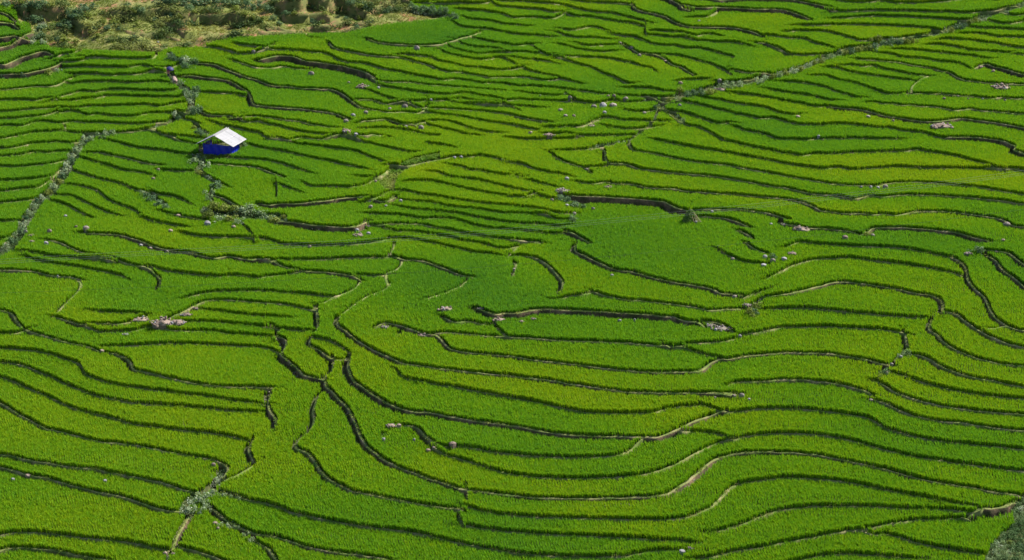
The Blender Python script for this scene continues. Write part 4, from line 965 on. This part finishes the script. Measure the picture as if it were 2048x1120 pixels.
ST = [stem_mesh(760+i) for i in range(2)]
CN = {'d': 'dark green', 'o': 'olive green', 'p': 'pale silvery'}
SHRUBS = '''on the terrace corner at the far left: d 60 20 13;d 10 8 14;o 45 25 10;d 72 46 18;d 85 62 15;d 82 76 13;p 68 85 10;p 85 85 12;d 48 150 10;d 8 156 10;o 100 146 14;p 112 142 10
on the upper left bank below the yellow strip: d 65 28 12;d 78 30 14;d 92 30 14;o 103 32 12
on the steep left end of the scrubby slope: d 140 34 18;d 155 30 18;d 170 25 18;o 178 36 15;d 148 48 16;d 185 16 14;d 120 56 14;d 135 64 16;o 150 60 14
on the lower left foot of the scrubby slope: o 130 88 22;o 140 96 18;o 152 92 16;d 118 84 12;o 160 100 10
on the hump in the middle of the scrubby slope: o 205 52 16;d 215 62 16;o 228 48 14;d 190 62 12;o 197 75 12;d 255 16 14;o 262 24 12;d 236 62 9
on the right part of the scrubby slope: o 270 36 10;d 283 30 12;o 275 52 10;d 310 44 10;d 335 34 14;d 345 38 14;o 360 40 12;d 375 46 12;o 390 46 10;o 246 100 8;d 330 98 8
in the dark thicket at the top left edge: d 320 8 18;d 335 10 18;d 350 8 20;d 370 10 20;d 390 12 20;d 410 10 20;d 430 8 20;d 450 10 20;d 470 12 20;d 490 14 20;d 505 22 18;o 470 30 15;o 490 37 14
on the thicket's right shoulder: d 380 22 14;d 520 17 18;d 535 24 16;o 525 44 15;d 545 40 12;o 505 42 12
on the top banks left of the pale pasture: d 585 14 14;d 600 16 14;o 615 18 12;d 630 20 12;d 575 42 14;o 590 42 13;d 625 48 13;o 645 48 12;d 560 50 12;o 545 64 9
on the top banks right of the pale pasture: d 680 17 14;d 700 20 14;o 720 22 14;o 650 30 10;d 695 40 10;o 720 42 11;d 715 56 9;o 740 52 9;d 780 20 12;d 770 27 10;o 800 20 12;o 810 17 12
in the dark hedge above the deep green paddy: d 822 22 10;d 832 24 10;d 842 27 11;d 852 28 11;d 862 29 11;d 872 30 11;d 882 31 11;d 892 31 11;d 903 34 10;d 912 36 8
at the head of the left ditch: d 338 117 12;d 350 120 10;d 360 123 12;p 372 126 14;d 384 128 13;d 390 126 11;d 376 134 12
on the left ditch beside the buffalo: d 364 175 12;d 375 186 14;d 390 192 17;d 386 203 15;p 375 196 9;d 385 221 12;d 398 220 13;p 381 212 9;p 350 240 10;d 358 237 10
at the bend of the left ditch: p 215 271 12;p 226 269 10;p 204 273 10;p 180 280 10
behind the hut's left eave: d 395 262 10;d 406 268 10;o 388 254 8
behind the hut's right eave: d 488 290 12
in the weed clump just below the hut: p 388 322 14;p 400 326 15;p 413 330 13;p 395 318 12;o 400 346 12;p 415 358 12;d 430 370 14;d 438 374 11
on the small ditch below the hut clump: p 420 389 12;p 418 399 9
in the wide weed clump below the hut: o 415 430 17;o 430 426 18;o 450 428 18;o 470 426 18;p 485 433 18;p 500 434 20;p 520 437 18;p 535 439 16;o 550 440 14;o 566 440 11;p 440 438 14;o 462 440 16;p 480 445 14
in the little gully left of the hut clump: d 290 391 12;d 300 397 13;d 316 408 13;d 331 413 11;p 285 386 9
in the upper part of the top right ditch: o 1755 93 15;d 1770 91 14;d 1785 89 14;d 1800 87 14;o 1812 87 12;o 1826 85 10;d 1745 98 14;o 1735 99 12;o 1722 99 11
high in the top right ditch: d 1915 58 11;d 1925 55 11;o 1902 64 10;o 1940 48 9;o 1952 42 8
in the middle of the top right ditch: d 1705 107 11;o 1716 103 10;d 1677 109 10;o 1691 108 9;p 1660 116 9
in the lower part of the top right ditch: p 1461 173 13;p 1478 172 12;p 1515 165 10;p 1531 160 10;o 1420 186 11;d 1390 189 12;d 1378 192 10;o 1360 191 10;o 1340 200 9;d 1310 218 9;p 1364 244 8
at the left end of the tall wall: d 1122 396 13;d 1135 402 14;d 1150 410 15;d 1165 413 11;d 1150 438 12
in the bushy corner right of the long brown wall: o 1500 622 14;o 1515 613 13;o 1506 631 12;d 1512 624 12
beside the stepped drain at the right: p 1812 706 12;p 1801 712 8;d 1770 743 12;o 1760 752 9
in the pale weed patch at the lower left: p 385 1006 15;p 400 1001 16;p 410 991 15;p 425 986 14;p 440 961 9;p 430 971 11;p 375 1021 13;p 396 1020 14;p 415 1010 13;p 446 990 9;p 462 993 7;p 478 997 7
on the bank below the lower left weed patch: p 441 1049 9;p 456 1051 9;p 471 1056 9;p 491 1070 8;p 502 1079 8
at the right hand terraces by the stone wall: d 1958 500 16;d 1545 513 12;o 1735 470 11
on the weedy bank at the bottom right corner: d 2040 1098 12;p 2042 1020 10;o 2018 1092 10
along the lower left ditch by the paddies: p 172 287 12;d 166 295 10;p 158 303 12;p 152 312 13;p 146 322 12;d 141 332 12;p 136 341 13;p 131 352 12;d 124 362 11;o 118 372 11;p 110 382 12
down the left ditch to the frame edge: o 95 393 12;p 84 403 12;d 72 413 12;p 66 424 12;p 58 436 12;d 50 446 13;p 46 460 12;d 40 472 13;p 32 482 12;d 24 492 13;p 14 502 11
along the top right ditch's long lower run: o 1545 156 10;p 1558 152 10;o 1572 148 10;p 1586 145 10;o 1600 141 10;p 1614 136 9;o 1628 130 9;o 1642 124 9;d 1405 188 10;p 1445 176 10'''
for ln in SHRUBS.strip().split('\n'):
    place, rest = ln.split(':'); items = []
    for it_ in rest.split(';'):
        p = it_.split(); items.append((float(p[1]), float(p[2]), float(p[3]), p[0]))
    items.sort(); cnt = {}; tally = {}
    for it_ in items: cnt[it_[3]] = cnt.get(it_[3], 0)+1
    for (pu_, pv_, wpx, kd_) in items:
        rg = random.Random(int(pu_*13+pv_)); s = wpx*px_m(pv_)*(1.25 if 'slope' in place or 'thicket' in place or 'pasture' in place else 1.6); g, gz = seen(pu_, pv_); tally[kd_] = tally.get(kd_, 0)+1
        root = empty('shrub', (g.x, g.y, gz-.08), rg.uniform(0, 6.28)); sx = s*rg.uniform(.9, 1.2); sz = max(s*rg.uniform(.8, 1.05), .45*s+(g.z-gz)+.3)+(.35 if 'ditch' in place or 'hedge' in place else 0)
        fo = obj('foliage', SH[kd_][rg.randrange(3)], None, root); st = obj('stem', ST[rg.randrange(2)], None, root)
        fo.scale = st.scale = (sx, sx, sz)
        pos, fl = ('', '') if cnt[kd_] == 1 else (ORD[tally[kd_]-1], ' from left')
        tag(root, f'{pos}{CN[kd_]} shrub{fl}, {place}', 'shrub', 'shrubs along ditches and slope banks')
# ------------------------------------------------------------------ the field hut
def bmobj(name, m, parent, fn, smooth=False):
    bm = bmesh.new(); fn(bm); bmesh.ops.recalc_face_normals(bm, faces=bm.faces); me = bpy.data.meshes.new(name); bm.to_mesh(me); bm.free()
    if smooth: me.polygons.foreach_set('use_smooth', np.ones(len(me.polygons), bool))
    return obj(name, me, m, parent)
def beam(bm, a, b, w=.05, h=None):
    a, b = Vector(a), Vector(b); h = h or w; d = b-a; q = d.to_track_quat('Z', 'Y').to_matrix().to_4x4()
    bmesh.ops.create_cube(bm, size=1, matrix=Matrix.Translation((a+b)/2) @ q @ Matrix.Diagonal((w, h, d.length, 1)))
def rod(bm, a, b, r0, r1=None, n=7):
    a, b = Vector(a), Vector(b); d = b-a; q = d.to_track_quat('Z', 'Y').to_matrix().to_4x4()
    bmesh.ops.create_cone(bm, cap_ends=True, segments=n, radius1=r0, radius2=r1 or r0, depth=d.length, matrix=Matrix.Translation((a+b)/2) @ q)
hp = gpt(407, 311); ANG = R(-17.5)
hut = empty('field_hut', hp, ANG); tag(hut, 'small open gabled hut with white roof and blue tarpaulin walls', 'hut')
W_, D_, TB, AP = 4.07, 2.7, 1.66, 3.02
OF, OR_, OE = .80, .85, .68                       # roof overhangs: front, rear, eaves
slope_k = (AP-1.72)/(W_/2+OE)
def zr(x): return AP-abs(x-W_/2)*slope_k
def tarp(bm, a, b, z0, z1, seed, nx=34, nz=14):
    a, b = Vector(a), Vector(b); d = (b-a); nrm = Vector((d.y, -d.x, 0)).normalized(); g = []
    for j in range(nz+1):
        row = []
        for i in range(nx+1):
            t, q = i/nx, j/nz; p = a+d*t; p.z = z0+(z1-z0)*q-.05*math.sin(t*9.5)*(q > .99)-.03*math.sin(math.pi*t)*(q > .99)
            wv = .03*math.sin(t*23+2.2*math.sin(q*3+seed))*(.4+q)+.035*(vnoise(np.array([t*6+seed*9]), np.array([q*3+t*4]), 1, 17)[0]-.5)
            row.append(bm.verts.new(p+nrm*wv))
        g.append(row)
    for j in range(nz):
        for i in range(nx): bm.faces.new((g[j][i], g[j][i+1], g[j+1][i+1], g[j+1][i]))
for nm, a, b in (('front_wall', (0, 0, 0), (W_, 0, 0)), ('side_wall', (W_, 0, 0), (W_, D_, 0)), ('side_wall', (0, D_, 0), (0, 0, 0))):
    top = TB if nm != 'side_wall' else TB+.02
    o = bmobj(nm, M['tarp'], hut, lambda bm: tarp(bm, a, b, -.5, top, len(nm)+a[0]), True)
    md = o.modifiers.new('thick', 'SOLIDIFY'); md.thickness = .012
for x, y in ((.06, .06), (W_-.06, .06), (.06, D_-.06), (W_-.06, D_-.06)): bmobj('post', M['wood'], hut, lambda bm: rod(bm, (x, y, -.5), (x, y, zr(x)-.04), .05, .045))
for y in (.06, D_-.06):
    def gab(bm):
        beam(bm, (-OE+.1, y, zr(-OE+.1)-.06), (W_/2, y, AP-.06), .06, .08); beam(bm, (W_/2, y, AP-.06), (W_+OE-.1, y, zr(W_+OE-.1)-.06), .06, .08)
        beam(bm, (0, y+.07, TB+.42), (W_, y+.07, TB+.42), .05); beam(bm, (0, y+.07, TB+.05), (W_, y+.07, TB+.05), .05)
        for t in (.1, .22, .36, .64, .8, .92): beam(bm, (W_*t, y+.02, TB-.05), (W_*t, y+.02, zr(W_*t)-.08), .04)
        beam(bm, (W_/2, y+.02, TB-.05), (W_/2, y+.02, AP-.1), .06)
    bmobj('gable_frame', M['wood'], hut, gab)
def rail(bm):
    for x in (-OE*.6, .06, W_*.28, W_*.72, W_-.06, W_+OE*.6): beam(bm, (x, -OF+.1, zr(x)-.035), (x, D_+OR_-.1, zr(x)-.035), .04, .03)
bmobj('roof_purlins', M['wood'], hut, rail)
for sgn in (-1, 1):
    for c, (y0_, y1_, dz) in enumerate(((-OF, .9, .02), (.8, 2.3, .0), (2.2, D_+OR_, .02))):
        for r_ in range(2):
            t0, t1, ez = ((0, .54, .03), (.47, 1, 0))[r_]
            def sheet(bm):
                nx, ny = 8, 36; L = W_/2+OE; rows = []
                for j in range(ny+1):
                    yy = y0_+(y1_-y0_)*j/ny; row = []
                    for i in range(nx+1):
                        q = t0+(t1-t0)*i/nx; x = W_/2+sgn*q*L; row.append(bm.verts.new((x, yy, zr(x)+dz+ez+.022*math.sin(yy*2*math.pi/.18))))
                    rows.append(row)
                for j in range(ny):
                    for i in range(nx): bm.faces.new((rows[j][i], rows[j][i+1], rows[j+1][i+1], rows[j+1][i]))
            o = bmobj('roof_sheet', M['roof'], hut, sheet, True); md = o.modifiers.new('thick', 'SOLIDIFY'); md.thickness = .014
def ridge(bm):
    for sgn in (-1, 1): beam(bm, (W_/2+sgn*.14, -OF-.02, AP-.14*slope_k+.075), (W_/2+sgn*.14, D_+OR_+.02, AP-.14*slope_k+.075), .02, .30)
bmobj('ridge_cap', M['roof'], hut, ridge).rotation_euler = (0, 0, 0)
# ------------------------------------------------------------------ person with umbrella and the pale buffalo on the ditch path
def skin_body(name, J, E, m, parent, root=0, sub=2):
    me = bpy.data.meshes.new(name); me.from_pydata([j[:3] for j in J], E, []); o = obj(name, me, m, parent)
    o.modifiers.new('skin', 'SKIN'); sv = me.skin_vertices[0].data
    for i, j in enumerate(J): sv[i].radius = (j[3], j[4] if len(j) > 4 else j[3]); sv[i].use_root = i == root
    s = o.modifiers.new('sub', 'SUBSURF'); s.levels = sub; s.render_levels = sub; return o
def blob(bm, c, r, sub=2): bmesh.ops.create_icosphere(bm, subdivisions=sub, radius=1, matrix=Matrix.Translation(c) @ Matrix.Diagonal((*r, 1)))
pp = gpt(337.5, 157.5); per = empty('person', pp, R(20)); tag(per, 'person in a dull pink top walking the ditch path under a navy umbrella', 'person')
# faces +y (away, uphill along the path); left arm carries the umbrella over the shoulder
J = [(0, 0, .82, .13, .10), (0, .01, 1.02, .125, .09), (0, .02, 1.22, .15, .10), (0, .03, 1.35, .06), (0, .05, 1.42, .05), (0, .06, 1.50, .09, .10), (0, .06, 1.58, .085),
     (.085, 0, .76, .085), (.095, .10, .43, .06), (.09, .05, .10, .042), (.09, .17, .03, .04), (-.085, 0, .76, .085), (-.095, -.03, .42, .06), (-.09, -.18, .10, .042), (-.09, -.08, .03, .04),
     (.19, .02, 1.28, .052), (.27, -.02, 1.05, .042), (.20, .14, 1.10, .034), (-.19, .02, 1.28, .052), (-.25, -.04, 1.03, .042), (-.25, .08, .85, .033)]
E_ = [(0, 1), (1, 2), (2, 3), (3, 4), (4, 5), (5, 6), (0, 7), (7, 8), (8, 9), (9, 10), (0, 11), (11, 12), (12, 13), (13, 14), (2, 15), (15, 16), (16, 17), (2, 18), (18, 19), (19, 20)]
skin_body('body', J, E_, M['skin'], per)
def hand(bm, c, d):
    c = Vector(c); blob(bm, c, (.035, .045, .02))
    for i, (ox, L) in enumerate(((-.03, .055), (-.01, .065), (.01, .06), (.03, .048))): rod(bm, c+Vector((ox, .03, 0)), c+Vector((ox*1.1, .03+L, -.02)), .009, .007, 5)
    rod(bm, c+Vector((.035*d, 0, 0)), c+Vector((.06*d, .04, -.005)), .010, .008, 5)
bmobj('hand', M['skin'], per, lambda bm: hand(bm, (.19, .18, 1.11), -1), True); bmobj('hand', M['skin'], per, lambda bm: hand(bm, (-.25, .11, .80), 1), True)
def face(bm):
    blob(bm, (.0, .165, 1.515), (.014, .022, .02)); blob(bm, (.033, .15, 1.54), (.014, .01, .008)); blob(bm, (-.033, .15, 1.54), (.014, .01, .008)); blob(bm, (0, .15, 1.47), (.026, .01, .008)); blob(bm, (.093, .05, 1.52), (.012, .022, .032)); blob(bm, (-.093, .05, 1.52), (.012, .022, .032))
bmobj('face', M['skin'], per, face, True)
def hair(bm): blob(bm, (0, .03, 1.57), (.105, .115, .10)); blob(bm, (0, -.045, 1.50), (.075, .06, .09))
bmobj('hair', M['hair'], per, hair, True)
skin_body('shirt', [(0, 0, .80, .165, .125), (0, .01, 1.02, .15, .11), (0, .02, 1.24, .172, .12), (0, .025, 1.33, .09), (.19, .02, 1.28, .075), (.265, -.015, 1.08, .062), (-.19, .02, 1.28, .075), (-.245, -.035, 1.07, .062)], [(0, 1), (1, 2), (2, 3), (2, 4), (4, 5), (2, 6), (6, 7)], M['shirt'], per)
skin_body('trousers', [(0, 0, .86, .15, .115), (.085, 0, .74, .105), (.095, .10, .43, .082), (.09, .055, .13, .068), (-.085, 0, .74, .105), (-.095, -.03, .42, .082), (-.09, -.175, .13, .068)], [(0, 1), (1, 2), (2, 3), (0, 4), (4, 5), (5, 6)], M['trousers'], per)
um = empty('umbrella', pp+Vector((.17, .02, 1.10)), 0); um.rotation_euler = (R(14), R(16), 0); tag(um, 'navy blue open umbrella held over the person on the ditch path', 'umbrella')
def dome(bm):
    n = 8; rings = []; Rr = .56
    for j in range(1, 7):
        q = j/6; a = q*1.05; row = []
        for i in range(n*3):
            th = 2*math.pi*i/(n*3); sc_ = 1-.07*q*(1-abs(math.cos(th*n/2)))
            row.append(bm.verts.new((Rr*math.sin(a)/math.sin(1.05)*math.cos(th)*sc_, Rr*math.sin(a)/math.sin(1.05)*math.sin(th)*sc_, .30*(math.cos(a)-math.cos(1.05))/(1-math.cos(1.05)))))
        rings.append(row)
    top = bm.verts.new((0, 0, .30)); m_ = n*3
    for i in range(m_): bm.faces.new((top, rings[0][i], rings[0][(i+1) % m_]))
    for j in range(5):
        for i in range(m_): bm.faces.new((rings[j][i], rings[j+1][i], rings[j+1][(i+1) % m_], rings[j][(i+1) % m_]))
    for vv in bm.verts: vv.co.z += .38
o = bmobj('canopy', M['umbrella'], um, dome, True); o.modifiers.new('thick', 'SOLIDIFY').thickness = .006
bmobj('shaft', M['metal'], um, lambda bm: rod(bm, (0, 0, -.08), (0, 0, .74), .008)); bmobj('handle', M['wood'], um, lambda bm: rod(bm, (0, 0, -.16), (0, 0, -.06), .016))
bp = gpt(350.5, 174); buf = empty('buffalo', bp, R(14)); tag(buf, 'pale pinkish buffalo walking up the weedy ditch path, seen from behind', 'buffalo')
J = [(0, 0, 1.02, .30, .30), (0, .45, .98, .36, .38), (0, .95, 1.0, .33, .36), (0, 1.32, 1.10, .20, .24), (0, 1.62, 1.08, .15, .18), (0, 1.88, .93, .11, .12), (0, 2.05, .83, .085, .085),
     (.17, -.12, .86, .17, .19), (.19, .04, .60, .105), (.18, -.14, .38, .062), (.18, -.08, .08, .06), (-.17, -.12, .86, .17, .19), (-.19, .0, .60, .105), (-.18, -.02, .38, .062), (-.18, .05, .08, .06),
     (.18, 1.02, .70, .12), (.18, 1.06, .42, .07), (.18, .98, .08, .06), (-.18, 1.0, .70, .12), (-.18, .92, .42, .07), (-.18, .98, .08, .06), (0, -.28, 1.06, .05), (0, -.36, .75, .025), (0, -.34, .45, .03)]
E_ = [(0, 1), (1, 2), (2, 3), (3, 4), (4, 5), (5, 6), (0, 7), (7, 8), (8, 9), (9, 10), (0, 11), (11, 12), (12, 13), (13, 14), (2, 15), (15, 16), (16, 17), (2, 18), (18, 19), (19, 20), (0, 21), (21, 22), (22, 23)]
skin_body('body', J, E_, M['hide'], buf)
for s_ in (-1, 1):
    def horn(bm):
        p = [Vector((s_*.11, 1.66, 1.20)), Vector((s_*.30, 1.60, 1.24)), Vector((s_*.42, 1.45, 1.30)), Vector((s_*.40, 1.28, 1.38))]
        for a, b, r0, r1 in zip(p[:-1], p[1:], (.045, .036, .026), (.036, .026, .008)): rod(bm, a, b, r0, r1)
    bmobj('horn', M['horn'], buf, horn, True); bmobj('ear', M['hide'], buf, lambda bm: blob(bm, (s_*.22, 1.60, 1.08), (.12, .03, .06)), True)
    bmobj('eye', M['horn'], buf, lambda bm: blob(bm, (s_*.125, 1.80, 1.03), (.025, .03, .025)), True)
    for yy in (-.06, 1.0): bmobj('hoof', M['horn'], buf, lambda bm: rod(bm, (s_*.18, yy+.02, -.02), (s_*.18, yy, .09), .08, .062, 9))
# ------------------------------------------------------------------ heap of cut vines leaning on poles
hp2 = seen(1379, 440)[0]-Vector((0, 0, .2)); heap = empty('vine_heap', hp2, 0); tag(heap, 'green heap of cut vines on leaning poles at the big paddy edge', 'vine heap')
rg = random.Random(5); v = []; f = []
for i in range(2600):
    t = rg.random()**1.3; a = rg.uniform(0, 6.28); r_ = (1-t)**.62*(.86+.16*math.sin(a*3+1))*rg.uniform(.6, 1.05)
    p = Vector((r_*math.cos(a)*1.05+.12*t, r_*math.sin(a)*.8, t*1.5+.08)); d = Vector((math.cos(a)*.5+rg.gauss(0, .3), math.sin(a)*.5+rg.gauss(0, .3), -1+rg.gauss(0, .35))).normalized()
    s_ = d.orthogonal().normalized(); s_.rotate(Matrix.Rotation(rg.uniform(0, 6.28), 3, d)); L = rg.uniform(.12, .34); w_ = rg.uniform(.012, .03); b0 = len(v)
    v += [p-s_*w_, p+s_*w_, p+d*L+s_*w_*.4, p+d*L-s_*w_*.4]; f += [(b0, b0+1, b0+2, b0+3)]
me = mesh('vines', v, f); obj('vines', me, M['straw'], heap)
def core(bm): bmesh.ops.create_cone(bm, cap_ends=True, segments=14, radius1=.66, radius2=.22, depth=1.1, matrix=Matrix.Translation((.05, 0, .55)))
bmobj('core', M['shrub_dark'], heap, core, True)
for (xa, ya, xb, zb) in ((1.28, -.35, .30, 1.45), (1.05, -.42, .22, 1.55), (1.42, -.2, .38, 1.3), (.9, -.5, .1, 1.5), (.55, -.75, 0, 1.6)): bmobj('pole', M['bamboo'], heap, lambda bm: rod(bm, (xa, ya, 0), (xb, .05, zb), .035, .025))
# thin stake in the lower left paddy
sk = gpt(367, 859); o = bmobj('stake', M['bamboo'], None, lambda bm: rod(bm, (0, 0, -.2), (.02, 0, 1.15), .016, .012)); o.location = sk; tag(o, 'thin pale stake standing alone in the lower left rice', 'stake')
# ------------------------------------------------------------------ cables strung across the valley
def cable(name, pts, hts, r, m, label):
    P = []
    for (u_, v_), h_ in zip(pts, hts):                      # a real height above the slope, in front of what it crosses
        x_, y_ = hit_plane(u_, v_); d = ray(u_, v_); g = Vector((float(x_), float(y_), float(plane(x_, y_))))
        t = h_/max(.05, (-d[2]+TY*d[1]+TX*d[0])); P.append(g-Vector(d)*t)
    cu = bpy.data.curves.new(name, 'CURVE'); cu.dimensions = '3D'; cu.bevel_depth = r*.8; cu.bevel_resolution = 1; s = cu.splines.new('NURBS'); s.points.add(len(P)-1)
    for q, p in zip(s.points, P): q.co = (*p, 1)
    s.use_endpoint_u = True; s.order_u = 3; cu.resolution_u = 8
    o = obj(name, cu); cu.materials.append(m); return tag(o, label, 'cable', 'cables strung over the terraces')
cable('power_cable', [(-160, 590), (0, 587), (512, 566), (1024, 531), (1536, 483), (2048, 420), (2300, 385)], [9]*7, .011, M['cable_dark'], 'dark single cable, the lowest of the cables crossing the terraces')
for dv, lb in ((0, 'uppermost'), (5, 'middle'), (8.5, 'lower')):
    cable('power_cable', [(-160, 530+dv), (55, 514+dv), (512, 491+dv), (768, 476+dv), (1024, 457+dv), (1350, 424+dv), (1536, 405+dv), (1800, 374+dv), (2048, 341+dv), (2300, 305+dv)], [10]*10, .009, M['cable'], lb+' pale cable of the three strung close together over the terraces')

for o in list(SC.objects):
    if 'label' in o and not 4 <= len(o['label'].split()) <= 16: print('LABEL LENGTH', o['label'])
print('drops', [round(float(q), 2) for q in np.percentile(np.concatenate([l.d for l in lines if l.typ == '']), [5, 25, 50, 75, 95])])
